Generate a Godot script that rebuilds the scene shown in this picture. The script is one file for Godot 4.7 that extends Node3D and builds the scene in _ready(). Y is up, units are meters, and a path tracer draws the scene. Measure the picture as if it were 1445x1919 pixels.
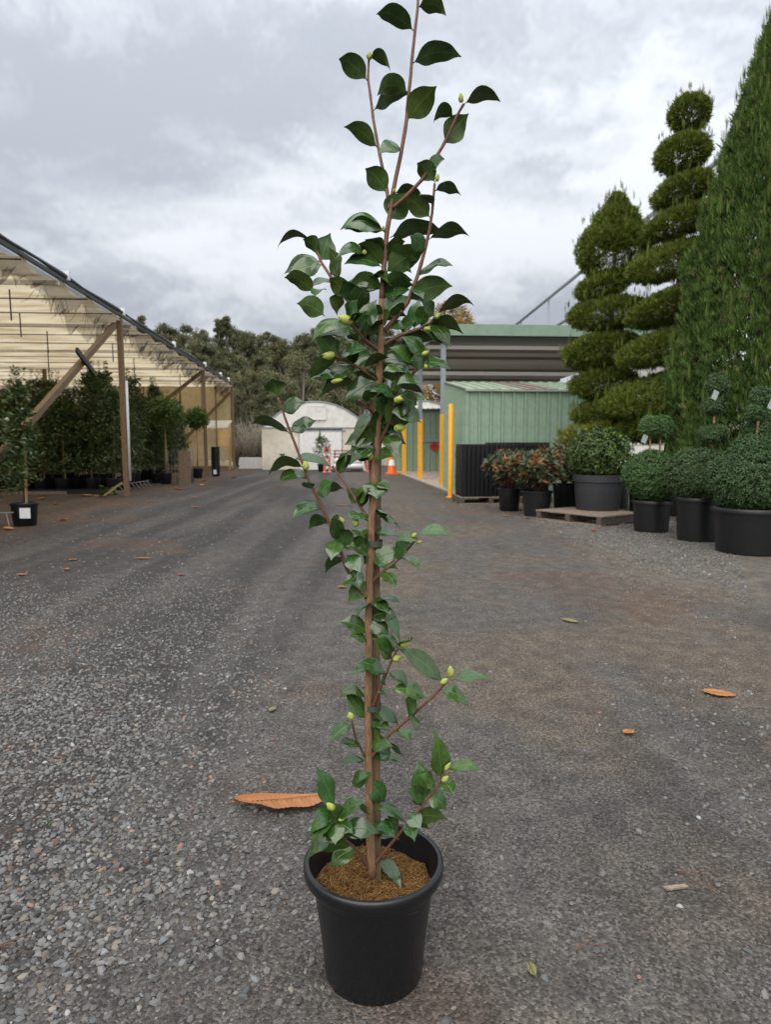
extends Node3D
# A tall camellia in a black pot on the gravel yard of a plant nursery, under an overcast sky.
# World axes: -Z runs along the yard, +Y is up, metres. The lens stands 1.2 m above the gravel.

var M := {}                      # materials by name
var T := {}                      # textures by name
var taken := {}                  # names already used at top level
var rng := RandomNumberGenerator.new()
const EYE := Vector3(0, 1.2, 0)

# stem and branches of the camellia: [thickness at the start, at the end, then x, y, z of each node], metres
const STEM := [[0.0671,0.2279,-1.48,0.0105],
	[0.0637,0.3298,-1.48,0.0098],
	[0.0615,0.4053,-1.48,0.009],
	[0.0594,0.5295,-1.48,0.0088],
	[0.0609,0.6516,-1.48,0.0086],
	[0.0612,0.7718,-1.48,0.0086],
	[0.0626,0.8903,-1.48,0.0085],
	[0.0675,1.0068,-1.48,0.0085],
	[0.0757,1.1217,-1.48,0.0084],
	[0.0816,1.2349,-1.48,0.0082],
	[0.085,1.3465,-1.48,0.008],
	[0.0874,1.4346,-1.48,0.0072],
	[0.0908,1.5,-1.48,0.0062],
	[0.0941,1.5648,-1.48,0.0056],
	[0.1019,1.6399,-1.48,0.005],
	[0.1139,1.7143,-1.48,0.0045],
	[0.1303,1.7934,-1.48,0.0041],
	[0.1421,1.8613,-1.48,0.0038],
	[0.1495,1.9439,-1.48,0.0034],
	[0.1568,2.0255,-1.48,0.003],
	[0.164,2.1003,-1.48,0.0027]]
const BRANCHES := [[0.004,0.0024,0.1058,1.6799,-1.48,0.1004,1.7309,-1.4905,0.0926,1.7692,-1.4984,0.0848,1.8113,-1.5054,0.0748,1.8691,-1.512,0.069,1.919,-1.5182,0.0643,1.9551,-1.5242,0.0664,1.9974,-1.53],
	[0.0042,0.0026,0.112,1.682,-1.48,0.1395,1.7017,-1.4662,0.1709,1.7319,-1.456,0.2117,1.7948,-1.4468,0.2399,1.8527,-1.4382,0.2503,1.868,-1.43],
	[0.005,0.0024,0.0947,1.4333,-1.48,0.1201,1.4619,-1.4737,0.1425,1.4896,-1.469,0.1626,1.5413,-1.4648,0.1763,1.5883,-1.4608,0.1859,1.6309,-1.4571,0.1913,1.6652,-1.4535,0.1957,1.7225,-1.45],
	[0.0048,0.0026,0.0863,1.4259,-1.48,0.0502,1.461,-1.4966,0.0169,1.5041,-1.5088,-0.0123,1.5472,-1.5199,-0.0376,1.5864,-1.5302,-0.0502,1.628,-1.54],
	[0.004,0.0026,0.0837,1.393,-1.48,0.0547,1.4111,-1.4509,0.0318,1.4314,-1.4294,0.0156,1.4436,-1.41],
	[0.0036,0.0024,0.085,1.393,-1.48,0.059,1.4133,-1.5087,0.0339,1.4203,-1.53],
	[0.0044,0.0024,0.0913,1.4046,-1.48,0.1279,1.4243,-1.4668,0.1643,1.4353,-1.457,0.19,1.4462,-1.4482,0.1991,1.4608,-1.44],
	[0.004,0.0024,0.0837,1.3311,-1.48,0.0404,1.3575,-1.4592,0.0074,1.3696,-1.4439,-0.0127,1.3786,-1.43],
	[0.0042,0.0024,0.0891,1.2937,-1.48,0.115,1.3131,-1.4602,0.1427,1.3365,-1.4455,0.1659,1.3555,-1.4323,0.1765,1.3801,-1.42],
	[0.0036,0.0022,0.0913,1.356,-1.48,0.1231,1.3887,-1.5087,0.1421,1.4298,-1.53],
	[0.003,0.0022,0.0764,1.2602,-1.48,0.0399,1.2895,-1.45],
	[0.0038,0.0024,0.087,1.2014,-1.48,0.1022,1.2387,-1.4551,0.1132,1.2748,-1.4366,0.1168,1.29,-1.42],
	[0.0048,0.0022,0.0572,0.8665,-1.48,0.0303,0.8995,-1.4705,0.0112,0.9401,-1.4635,-0.0074,0.9991,-1.4572,-0.0361,1.0654,-1.4513,-0.0622,1.1201,-1.4457,-0.0878,1.1902,-1.4403,-0.105,1.2368,-1.4351,-0.1239,1.2927,-1.43],
	[0.0038,0.0024,0.0679,1.0233,-1.48,0.0488,1.0566,-1.4932,0.019,1.1036,-1.503,-0.0024,1.1336,-1.5118,-0.0153,1.1506,-1.52],
	[0.004,0.0022,0.0651,0.8971,-1.48,0.0901,0.9262,-1.4635,0.1275,0.9581,-1.4513,0.1518,0.9893,-1.4403,0.1599,1.0034,-1.43],
	[0.0036,0.0022,0.0689,0.62,-1.48,0.0897,0.6813,-1.4592,0.1059,0.7304,-1.4439,0.1218,0.7693,-1.43],
	[0.0042,0.0024,0.0627,0.5015,-1.48,0.1054,0.5678,-1.4569,0.143,0.6076,-1.4398,0.1969,0.6631,-1.4244,0.2243,0.7004,-1.41],
	[0.003,0.002,0.056,0.4994,-1.48,0.0313,0.5634,-1.4513,0.0225,0.6127,-1.43],
	[0.004,0.0024,0.0666,0.248,-1.48,0.1016,0.3018,-1.4634,0.1405,0.3589,-1.4512,0.1787,0.4143,-1.4401,0.212,0.4641,-1.4298,0.2242,0.5001,-1.42],
	[0.0036,0.0022,0.0621,0.2362,-1.48,0.0391,0.299,-1.4569,0.0126,0.3337,-1.4398,-0.0068,0.3619,-1.4244,-0.0148,0.4198,-1.41]]
# leaves: branch (0 is the stem), foot, bend, tip, way the upper side faces, width, shade of green
const LEAVES := [[0,0.1552,2.0273,-1.48,0.1145,2.0599,-1.4709,0.0744,2.055,-1.4563,0.1871,0.8939,-0.4073,0.0486,1],
	[0,0.1629,2.0715,-1.48,0.1953,2.0925,-1.4807,0.2277,2.0621,-1.4774,0.1473,0.9114,-0.3842,0.0432,1],
	[0,0.1524,1.965,-1.48,0.2021,2.0039,-1.4833,0.2535,1.9962,-1.4927,-0.3108,0.7961,-0.5193,0.0501,1],
	[1,0.0631,1.9508,-1.5235,0.0314,1.9876,-1.5179,0,1.9865,-1.5077,0.1319,0.5881,-0.7979,0.0474,1],
	[1,0.069,1.9981,-1.53,0.094,2.0056,-1.5218,0.1186,1.968,-1.5101,0.5568,0.8173,-0.1486,0.0409,1],
	[0,0.1439,1.9087,-1.48,0.1076,1.9359,-1.4712,0.0716,1.8923,-1.4581,-0.3432,0.7345,-0.5855,0.0442,1],
	[1,0.075,1.8873,-1.5142,0.11,1.9328,-1.5233,0.146,1.941,-1.5371,-0.6311,0.6651,-0.3992,0.0457,1],
	[0,0.1423,1.8554,-1.48,0.1703,1.8922,-1.4718,0.1976,1.9153,-1.4604,-0.1496,0.4297,-0.8905,0.0569,1],
	[1,0.0834,1.8098,-1.5052,0.0525,1.8532,-1.5156,0.0213,1.8669,-1.5306,0.6954,0.5509,-0.4614,0.0457,1],
	[0,0.1324,1.7945,-1.48,0.1099,1.811,-1.4664,0.0873,1.7847,-1.443,0.4584,0.5424,0.7041,0.0385,0],
	[2,0.2508,1.8672,-1.4302,0.289,1.8985,-1.4277,0.3268,1.8788,-1.4204,-0.1183,0.9667,-0.2268,0.0461,1],
	[2,0.2317,1.8459,-1.4394,0.2041,1.8649,-1.433,0.177,1.834,-1.4245,-0.2796,0.913,-0.297,0.0407,1],
	[2,0.2137,1.7966,-1.4464,0.2356,1.8324,-1.4506,0.2585,1.8585,-1.459,-0.3544,0.0673,-0.9327,0.0498,1],
	[3,0.1965,1.7246,-1.45,0.1778,1.7542,-1.4492,0.1589,1.7627,-1.4445,0.3534,0.4658,-0.8113,0.0413,1],
	[2,0.1846,1.7505,-1.4531,0.1968,1.7643,-1.4432,0.2074,1.7619,-1.4228,-0.8172,0.151,0.5562,0.0372,0],
	[1,0.1037,1.7137,-1.4875,0.0797,1.7517,-1.485,0.0556,1.7601,-1.4784,0.2369,0.4188,-0.8766,0.0474,1],
	[0,0.106,1.6584,-1.48,0.1225,1.6885,-1.4806,0.1386,1.713,-1.4773,-0.2302,0.1844,-0.9555,0.0593,1],
	[0,0.1175,1.7128,-1.48,0.1491,1.7259,-1.4842,0.1816,1.7003,-1.4921,0.1018,0.9096,-0.4028,0.0428,1],
	[3,0.1876,1.6571,-1.4544,0.1622,1.6835,-1.4535,0.1367,1.697,-1.4503,0.277,0.4405,-0.8539,0.0433,1],
	[3,0.1942,1.681,-1.4525,0.1804,1.6992,-1.4439,0.1655,1.7011,-1.4233,0.4919,0.8635,-0.1117,0.0381,1],
	[3,0.1961,1.7077,-1.4509,0.2231,1.7262,-1.4446,0.2498,1.6967,-1.4342,0.2547,0.9465,-0.1982,0.0413,1],
	[0,0.097,1.6334,-1.48,0.051,1.6699,-1.4753,0.0053,1.649,-1.4652,0.2153,0.4305,0.8765,0.0485,0],
	[0,0.0972,1.6353,-1.48,0.0551,1.6584,-1.4841,0.0129,1.6469,-1.4932,0.1903,0.8744,-0.4463,0.0467,1],
	[0,0.107,1.6235,-1.48,0.1619,1.6566,-1.4922,0.219,1.6593,-1.5108,-0.381,0.8112,-0.4437,0.0515,1],
	[3,0.1844,1.6146,-1.4585,0.2278,1.6463,-1.455,0.2706,1.6328,-1.4462,-0.1455,0.9246,-0.352,0.0478,1],
	[4,-0.0554,1.6301,-1.54,-0.098,1.6527,-1.5389,-0.1405,1.6286,-1.5329,-0.0218,0.9983,-0.0533,0.0464,1],
	[4,-0.0376,1.5864,-1.5302,-0.0296,1.617,-1.5408,-0.0217,1.6459,-1.5601,-0.4036,-0.3233,-0.8559,0.0522,1],
	[4,-0.0389,1.6021,-1.5337,-0.0561,1.63,-1.535,-0.0732,1.6361,-1.533,0.5384,0.5552,-0.6339,0.0395,1],
	[4,-0.0165,1.5559,-1.522,-0.0084,1.5706,-1.5095,-0.0004,1.5773,-1.4841,-0.8665,-0.1771,0.4667,0.0367,0],
	[4,-0.0005,1.5433,-1.5178,-0.0032,1.5807,-1.5281,-0.006,1.6151,-1.5421,0.8383,-0.1161,-0.5327,0.0429,1],
	[0,0.0604,1.5914,-1.48,0.0283,1.6043,-1.4701,-0.0034,1.5882,-1.4564,0.2035,0.7338,0.6482,0.0425,0],
	[0,0.0909,1.5635,-1.48,0.0512,1.5865,-1.4757,0.0118,1.572,-1.4667,0.1945,0.6117,0.7668,0.0457,0],
	[0,0.0925,1.5656,-1.48,0.0674,1.6048,-1.4748,0.0424,1.6148,-1.4671,0.4655,0.6346,-0.6169,0.0446,1],
	[0,0.099,1.5865,-1.48,0.1182,1.6162,-1.481,0.1374,1.6209,-1.4798,-0.5142,0.5772,-0.6344,0.0401,1],
	[0,0.0971,1.5522,-1.48,0.1392,1.5888,-1.4762,0.1804,1.6033,-1.4666,-0.0785,0.3704,-0.9255,0.0545,1],
	[4,-0.0506,1.5177,-1.5194,-0.0826,1.5549,-1.5165,-0.1146,1.5496,-1.5093,0.2104,0.6511,-0.7292,0.0443,1],
	[4,-0.0102,1.5367,-1.5179,-0.0384,1.5511,-1.5196,-0.0666,1.5357,-1.5181,-0.0179,0.864,0.5031,0.0408,0],
	[4,-0.0336,1.5261,-1.5188,-0.0421,1.521,-1.5014,-0.0502,1.505,-1.4719,-0.1179,0.921,0.3712,0.0341,0],
	[5,-0.0277,1.4508,-1.41,-0.0538,1.4771,-1.4133,-0.0805,1.4769,-1.4201,0.2958,0.2414,-0.9243,0.0451,1],
	[4,0.0219,1.5063,-1.5085,0.0014,1.5356,-1.5054,-0.019,1.5472,-1.4988,0.2113,0.4206,-0.8823,0.0417,1],
	[0,0.0894,1.5172,-1.48,0.055,1.5449,-1.4804,0.0206,1.5351,-1.4767,0.0833,0.4796,-0.8735,0.0439,1],
	[0,0.0914,1.5437,-1.48,0.0796,1.5484,-1.4685,0.0677,1.5467,-1.4489,-0.1945,0.9512,-0.2395,0.0348,1],
	[0,0.1016,1.5567,-1.48,0.0987,1.5384,-1.4681,0.0951,1.514,-1.4466,-0.6273,-0.4194,-0.6562,0.0371,1],
	[4,0.0037,1.5195,-1.5132,-0.0028,1.5016,-1.5185,-0.0095,1.4807,-1.5335,-0.5468,0.5266,-0.6509,0.0386,1],
	[5,0.0163,1.4456,-1.41,0.033,1.4764,-1.4101,0.0495,1.491,-1.4081,-0.6023,0.4683,-0.6464,0.0416,1],
	[5,0.0418,1.4248,-1.4373,0.058,1.4587,-1.4304,0.0737,1.4871,-1.419,-0.4853,-0.0084,0.8743,0.0449,0],
	[4,0.0487,1.4742,-1.4993,0.0497,1.5068,-1.4987,0.0505,1.5342,-1.4946,-0.5864,-0.0461,0.8087,0.0420,0],
	[5,0.0418,1.4208,-1.4394,0.002,1.4368,-1.434,-0.0374,1.4202,-1.4239,0.1405,0.6529,0.7443,0.0459,0],
	[5,0.0101,1.4415,-1.41,-0.0249,1.4434,-1.4053,-0.0596,1.4097,-1.396,-0.1993,0.7265,0.6577,0.0455,0],
	[8,-0.005,1.378,-1.4343,-0.0241,1.4014,-1.4344,-0.0431,1.4209,-1.4378,0.3195,0.2081,-0.9245,0.0416,1],
	[8,-0.0027,1.3791,-1.4353,-0.0015,1.3935,-1.4266,-0.0003,1.4018,-1.4057,-0.9735,-0.1371,0.183,0.0355,0],
	[0,0.0897,1.4424,-1.48,0.0732,1.4539,-1.4676,0.0566,1.451,-1.4448,0.0204,0.9753,-0.2197,0.0368,1],
	[0,0.0931,1.4975,-1.48,0.1197,1.5225,-1.4768,0.146,1.5261,-1.4701,-0.3987,0.4632,0.7915,0.0420,0],
	[3,0.1494,1.5156,-1.4669,0.162,1.5201,-1.4559,0.1732,1.4982,-1.4336,-0.0742,0.8609,0.5033,0.0358,0],
	[3,0.1445,1.4936,-1.4686,0.1907,1.535,-1.4743,0.2384,1.5289,-1.4855,-0.2686,0.2737,-0.9236,0.0522,1],
	[7,0.1562,1.4355,-1.4589,0.1589,1.4671,-1.4545,0.161,1.4931,-1.4453,-0.5633,-0.1442,0.8136,0.0421,0],
	[3,0.1374,1.4754,-1.4708,0.1191,1.4772,-1.4575,0.1006,1.4732,-1.4365,-0.4728,0.7532,-0.4574,0.0367,1],
	[3,0.0996,1.438,-1.4784,0.1238,1.4522,-1.4736,0.147,1.4442,-1.4601,-0.3095,0.7871,0.5335,0.0396,0],
	[3,0.1626,1.5413,-1.4648,0.1993,1.5789,-1.4599,0.2354,1.5751,-1.4503,-0.4441,0.7375,0.5088,0.0464,0],
	[7,0.1991,1.4608,-1.44,0.239,1.5036,-1.4315,0.2784,1.4939,-1.4198,-0.2815,0.8917,-0.3544,0.0479,1],
	[7,0.1952,1.4591,-1.4416,0.1836,1.4725,-1.4287,0.1706,1.4788,-1.4031,0.7578,-0.2403,0.6066,0.0368,0],
	[7,0.1817,1.445,-1.4507,0.2215,1.4597,-1.4496,0.2612,1.4294,-1.4457,0.1986,0.879,-0.4335,0.0459,1],
	[9,0.1731,1.3754,-1.4226,0.1532,1.406,-1.4218,0.1331,1.4198,-1.4175,0.4757,0.3338,0.8138,0.0421,0],
	[9,0.1574,1.3567,-1.4347,0.1328,1.3876,-1.4267,0.1083,1.3974,-1.4148,0.6155,0.4158,0.6695,0.0429,0],
	[10,0.1283,1.3813,-1.5079,0.1306,1.4019,-1.515,0.1339,1.4197,-1.5329,-0.5753,-0.3859,-0.7212,0.0367,1],
	[9,0.1768,1.361,-1.4279,0.1599,1.3701,-1.4101,0.1423,1.3619,-1.3818,0.8005,-0.0466,0.5976,0.0379,0],
	[6,0.0748,1.3965,-1.4916,0.0431,1.3867,-1.4844,0.0117,1.3475,-1.4727,-0.2969,0.652,0.6976,0.0450,0],
	[8,0.0496,1.3553,-1.4622,0.0759,1.3785,-1.4643,0.1021,1.3849,-1.4643,-0.4604,0.7885,-0.4078,0.0417,1],
	[8,0.0025,1.3779,-1.4385,0.0256,1.3898,-1.426,0.0479,1.396,-1.4046,-0.6272,0.5589,0.5424,0.0403,0],
	[8,0.0092,1.3281,-1.4518,-0.0245,1.3539,-1.451,-0.0581,1.3466,-1.4461,0.2701,0.8394,0.4717,0.0439,0],
	[8,0.0321,1.3252,-1.4632,-0.0066,1.3353,-1.4603,-0.0452,1.3001,-1.4545,-0.3196,0.8207,-0.4736,0.0458,1],
	[8,0.0802,1.3312,-1.4779,0.0455,1.319,-1.4739,0.0108,1.2898,-1.4653,0.0538,0.2069,0.9769,0.0522,0],
	[12,0.1149,1.2892,-1.4213,0.0892,1.3181,-1.4172,0.0634,1.3101,-1.4066,0.445,0.712,0.5432,0.0411,0],
	[11,0.0542,1.2848,-1.4575,0.0639,1.3011,-1.4461,0.0731,1.3124,-1.4289,-0.37,0.7782,-0.5075,0.0371,1],
	[9,0.1485,1.3442,-1.4413,0.1192,1.3617,-1.4337,0.0901,1.3505,-1.4227,0.2617,0.7909,0.5532,0.0413,0],
	[9,0.1062,1.3078,-1.4654,0.1211,1.3295,-1.4513,0.135,1.3455,-1.429,-0.8566,0.19,0.4797,0.0402,0],
	[9,0.173,1.3239,-1.4389,0.1473,1.339,-1.425,0.1214,1.329,-1.4032,0.4482,0.7077,0.5462,0.0396,0],
	[9,0.124,1.3149,-1.4568,0.1521,1.326,-1.4532,0.18,1.308,-1.4477,0.1705,0.9263,-0.3359,0.0411,1],
	[12,0.1588,1.2781,-1.42,0.143,1.2879,-1.4046,0.1264,1.2923,-1.3766,0.7638,-0.1647,0.6241,0.0366,0],
	[12,0.1698,1.2426,-1.4428,0.1388,1.2717,-1.4334,0.1081,1.2676,-1.4203,0.4285,0.283,0.8581,0.0427,0],
	[12,0.108,1.2365,-1.4551,0.1317,1.2532,-1.4551,0.1549,1.2652,-1.4503,-0.2952,0.6052,-0.7393,0.0407,1],
	[11,0.072,1.2601,-1.4766,0.0482,1.2581,-1.4717,0.0243,1.2018,-1.4626,-0.5838,0.6073,0.5389,0.0444,0],
	[0,0.0827,1.2225,-1.48,0.0824,1.2559,-1.4741,0.082,1.2844,-1.4659,-0.6673,0.1581,-0.7278,0.0421,1],
	[12,0.1109,1.2807,-1.4311,0.098,1.2639,-1.4199,0.0848,1.2428,-1.4017,-0.8164,0.1235,-0.5642,0.0388,1],
	[0,0.0488,1.2056,-1.48,0.0598,1.2257,-1.4708,0.0702,1.2408,-1.4515,0.127,0.5767,-0.807,0.0381,1],
	[13,-0.1239,1.2937,-1.43,-0.1284,1.3156,-1.4246,-0.1321,1.3321,-1.4104,0.0286,0.4591,-0.8879,0.0451,1],
	[13,-0.1146,1.2618,-1.4328,-0.0964,1.2813,-1.4227,-0.0782,1.2838,-1.4029,-0.6739,0.1281,0.7277,0.0384,0],
	[13,-0.1012,1.2193,-1.4369,-0.1402,1.2601,-1.444,-0.1809,1.2482,-1.4559,0.397,0.8129,-0.4261,0.0466,1],
	[12,0.0906,1.214,-1.47,0.1101,1.2137,-1.4592,0.1289,1.1718,-1.4427,0.0147,0.5526,0.8333,0.0413,0],
	[0,0.0752,1.1673,-1.48,0.0452,1.1873,-1.4809,0.0152,1.1858,-1.4784,0.1871,0.5352,0.8237,0.0419,0],
	[0,0.0753,1.1695,-1.48,0.0895,1.1799,-1.4611,0.1023,1.1817,-1.429,-0.7418,0.6248,0.2437,0.0362,0],
	[5,0.0663,1.4067,-1.4594,0.053,1.4275,-1.4723,0.0398,1.4377,-1.4954,0.8733,0.294,-0.3885,0.0374,1],
	[0,0.0904,1.4628,-1.48,0.1123,1.479,-1.4975,0.1357,1.4847,-1.5255,-0.6439,0.7028,-0.3023,0.0383,1],
	[4,0.0717,1.444,-1.4888,0.0593,1.4322,-1.4721,0.0468,1.4143,-1.4423,-0.9016,0.0965,-0.4217,0.0363,1],
	[0,0.088,1.389,-1.48,0.1043,1.4066,-1.4948,0.1218,1.4216,-1.5216,-0.8413,0.3694,-0.3946,0.0378,1],
	[0,0.086,1.4624,-1.48,0.0772,1.482,-1.469,0.0679,1.4949,-1.4472,0.5854,0.7138,-0.3845,0.0385,1],
	[0,0.0893,1.4789,-1.48,0.0969,1.4634,-1.4777,0.1042,1.4425,-1.4699,0.8233,0.1887,-0.5353,0.0375,1],
	[3,0.1765,1.5891,-1.4608,0.1619,1.6129,-1.4517,0.1466,1.6136,-1.4333,0.4888,-0.314,0.8139,0.0385,0],
	[4,0.0325,1.4839,-1.5033,0.0423,1.5168,-1.4867,0.0514,1.5113,-1.4599,-0.5149,-0.6062,0.6062,0.0393,0],
	[4,0.0236,1.4954,-1.5065,0.0195,1.5314,-1.4993,0.0152,1.5277,-1.4808,0.2777,-0.5528,0.7856,0.0379,0],
	[4,-0.0365,1.5848,-1.5298,-0.0749,1.5838,-1.5241,-0.1127,1.5642,-1.5139,0.1352,0.2422,0.9607,0.0450,0],
	[4,-0.0322,1.5782,-1.5281,-0.069,1.5773,-1.5204,-0.1052,1.5533,-1.5085,0.1674,0.2589,0.9513,0.0446,0],
	[5,0.0245,1.4369,-1.4205,0.0302,1.469,-1.4131,0.0354,1.4662,-1.3951,-0.6918,-0.3071,0.6535,0.0374,0],
	[5,0.0537,1.412,-1.45,0.0554,1.4472,-1.4385,0.0568,1.4545,-1.4207,-0.8257,-0.2772,0.4913,0.0397,0],
	[5,0.026,1.4358,-1.4223,0.0356,1.4573,-1.4057,0.0445,1.4628,-1.3799,-0.4928,0.8151,-0.3046,0.0382,1],
	[5,0.0208,1.4397,-1.4161,0.0245,1.4646,-1.4026,0.0278,1.4738,-1.3794,-0.8054,-0.3489,0.4792,0.0387,0],
	[6,0.0492,1.4161,-1.5175,0.0366,1.4475,-1.5078,0.0239,1.4462,-1.4879,0.4342,-0.4175,0.7982,0.0392,0],
	[6,0.0702,1.4049,-1.4985,0.0708,1.4367,-1.5071,0.0718,1.4567,-1.5261,-0.4763,-0.4022,-0.7819,0.0392,1],
	[6,0.0574,1.4137,-1.5102,0.0326,1.4433,-1.5029,0.008,1.4384,-1.4923,0.0202,0.6122,-0.7904,0.0408,1],
	[6,0.0509,1.4156,-1.516,0.0417,1.443,-1.5042,0.0323,1.4465,-1.4818,0.4159,-0.5507,0.7237,0.0381,0],
	[7,0.1675,1.4366,-1.4559,0.1995,1.4292,-1.4478,0.2308,1.4063,-1.4355,0.1542,0.7513,0.6417,0.0440,0],
	[7,0.1705,1.4379,-1.4548,0.171,1.4679,-1.4418,0.1704,1.4712,-1.4194,-0.7757,-0.462,0.4299,0.0381,0],
	[7,0.1305,1.425,-1.4661,0.1444,1.4609,-1.4652,0.1579,1.4655,-1.4594,-0.65,0.3279,0.6856,0.0399,0],
	[7,0.1852,1.4442,-1.4498,0.2082,1.4377,-1.4417,0.2306,1.3978,-1.4297,0.2235,0.564,0.795,0.0429,0],
	[8,0.039,1.358,-1.4585,0.0025,1.352,-1.4485,-0.0334,1.3322,-1.4341,-0.0492,0.7554,0.6534,0.0450,0],
	[8,0.0303,1.3612,-1.4544,0.0313,1.3888,-1.4436,0.032,1.4012,-1.4244,-0.8387,-0.3024,0.4529,0.0388,0],
	[8,-0.0007,1.3732,-1.4381,-0.035,1.3618,-1.4303,-0.0688,1.3347,-1.4197,-0.52,0.6597,-0.5426,0.0455,1],
	[8,0.0293,1.3616,-1.4539,0.025,1.3911,-1.4425,0.0206,1.3968,-1.423,0.8106,-0.2595,0.5249,0.0381,0],
	[9,0.1653,1.3549,-1.4327,0.1649,1.3889,-1.4426,0.1658,1.4056,-1.4625,0.5517,-0.4275,-0.7162,0.0394,1],
	[9,0.1709,1.367,-1.4265,0.1594,1.3973,-1.4283,0.1485,1.4131,-1.4357,0.7849,0.2698,-0.5577,0.0402,1],
	[9,0.1691,1.3628,-1.4286,0.1988,1.3685,-1.4242,0.2279,1.3574,-1.4162,-0.059,0.7792,0.624,0.0420,0],
	[9,0.158,1.349,-1.4368,0.1677,1.3779,-1.4304,0.1763,1.3868,-1.4143,-0.6598,-0.1217,0.7415,0.0392,0],
	[10,0.1386,1.4222,-1.5263,0.1738,1.4345,-1.5259,0.2087,1.4254,-1.5216,0.0059,0.7904,-0.6126,0.0431,1],
	[10,0.1278,1.399,-1.5144,0.1633,1.4018,-1.5098,0.1982,1.3895,-1.5011,-0.1544,0.2054,0.9664,0.0435,0],
	[10,0.1327,1.4095,-1.5199,0.1612,1.4364,-1.5128,0.1892,1.4274,-1.5022,-0.1353,0.8799,-0.4555,0.0416,1],
	[10,0.1095,1.3748,-1.4984,0.1483,1.3867,-1.4972,0.1868,1.3647,-1.4916,0.1559,0.8554,-0.4939,0.0448,1],
	[12,0.1127,1.2732,-1.4374,0.0922,1.2982,-1.4349,0.0715,1.2956,-1.4274,0.1188,0.5775,-0.8077,0.0392,1],
	[12,0.109,1.2609,-1.4435,0.1299,1.2778,-1.4307,0.1496,1.2796,-1.4087,-0.6647,0.0552,0.745,0.0395,0],
	[12,0.1077,1.2567,-1.4456,0.0891,1.2805,-1.4326,0.0703,1.2892,-1.4103,0.6248,-0.1207,0.7714,0.0398,0],
	[12,0.1146,1.2808,-1.4299,0.1439,1.2982,-1.4277,0.1727,1.2936,-1.4209,-0.258,0.7364,0.6254,0.0419,0],
	[13,-0.0993,1.2212,-1.4368,-0.0751,1.2441,-1.4362,-0.0511,1.2513,-1.4321,-0.3801,0.4856,0.7872,0.0412,0],
	[0,0.0887,1.4605,-1.48,0.1159,1.4913,-1.4722,0.1424,1.5034,-1.4602,-0.2949,-0.0715,0.9529,0.0441,0],
	[0,0.097,1.5926,-1.48,0.0752,1.6136,-1.4702,0.0536,1.619,-1.4571,0.2941,0.8543,-0.4286,0.0408,1],
	[0,0.0842,1.3208,-1.48,0.0577,1.3336,-1.4899,0.031,1.3215,-1.5084,0.4551,0.2804,-0.8451,0.0403,1],
	[0,0.0879,1.4455,-1.48,0.0637,1.446,-1.4728,0.0394,1.4136,-1.4574,0.0849,0.4856,0.8701,0.0408,0],
	[0,0.0853,1.3547,-1.48,0.1112,1.3549,-1.4834,0.1372,1.3292,-1.4848,0.2856,0.7041,-0.6502,0.0411,1],
	[0,0.0801,1.2077,-1.48,0.1052,1.2406,-1.4754,0.1299,1.2434,-1.4673,-0.4884,0.405,0.7729,0.0419,0],
	[0,0.0919,1.5218,-1.48,0.1233,1.5426,-1.4734,0.1543,1.5374,-1.4645,0.0056,0.6947,-0.7193,0.0429,1],
	[0,0.0963,1.5861,-1.48,0.1253,1.5837,-1.4829,0.155,1.5588,-1.4896,0.1387,0.5812,-0.8018,0.0427,1],
	[0,0.0912,1.5084,-1.48,0.1251,1.5368,-1.4755,0.1584,1.5352,-1.4667,-0.2317,0.8325,-0.5032,0.0445,1],
	[0,0.097,1.5929,-1.48,0.131,1.5925,-1.4721,0.1645,1.5778,-1.4618,0.3235,0.7492,-0.578,0.0437,1],
	[0,0.0806,1.2171,-1.48,0.0498,1.2186,-1.4776,0.0188,1.1841,-1.4713,-0.1832,0.5548,0.8116,0.0433,0],
	[0,0.0805,1.2153,-1.48,0.0458,1.2158,-1.4782,0.0111,1.1987,-1.4724,0.0541,0.2201,0.974,0.0436,0],
	[0,0.0796,1.1968,-1.48,0.0478,1.187,-1.4702,0.0164,1.1633,-1.4563,-0.1919,0.7818,0.5933,0.0436,0],
	[0,0.0841,1.3173,-1.48,0.0588,1.3422,-1.4794,0.0335,1.3531,-1.4745,0.3862,0.6471,-0.6574,0.0421,1],
	[0,0.0819,1.2455,-1.48,0.1099,1.2376,-1.4781,0.1376,1.2124,-1.4725,0.3266,0.6934,0.6423,0.0424,0],
	[0,0.0807,1.2187,-1.48,0.1117,1.2206,-1.4797,0.1424,1.1998,-1.4758,-0.0112,0.1827,0.9831,0.0423,0],
	[0,0.0818,1.2415,-1.48,0.117,1.2611,-1.473,0.1516,1.2557,-1.4619,-0.3107,0.66,0.684,0.0439,0],
	[0,0.0817,1.2393,-1.48,0.1107,1.2536,-1.4797,0.1395,1.2455,-1.4767,-0.0338,0.6994,-0.7139,0.0411,1],
	[0,0.0856,1.3693,-1.48,0.1178,1.3843,-1.4798,0.1497,1.3631,-1.476,-0.0057,0.5016,0.8651,0.0424,0],
	[0,0.0913,1.5104,-1.48,0.115,1.5142,-1.479,0.1383,1.4973,-1.4724,-0.0033,0.4961,0.8682,0.0395,0],
	[0,0.0919,1.5222,-1.48,0.0572,1.5399,-1.4797,0.0226,1.5364,-1.4754,0.1243,0.3,0.9458,0.0439,0],
	[0,0.0855,1.3624,-1.48,0.1086,1.3549,-1.4803,0.1316,1.3293,-1.4786,0.498,0.6701,-0.5505,0.0410,1],
	[14,-0.0074,1.1362,-1.5138,0.0117,1.1689,-1.5123,0.0305,1.1796,-1.5061,-0.487,0.5463,-0.6815,0.0407,1],
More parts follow.
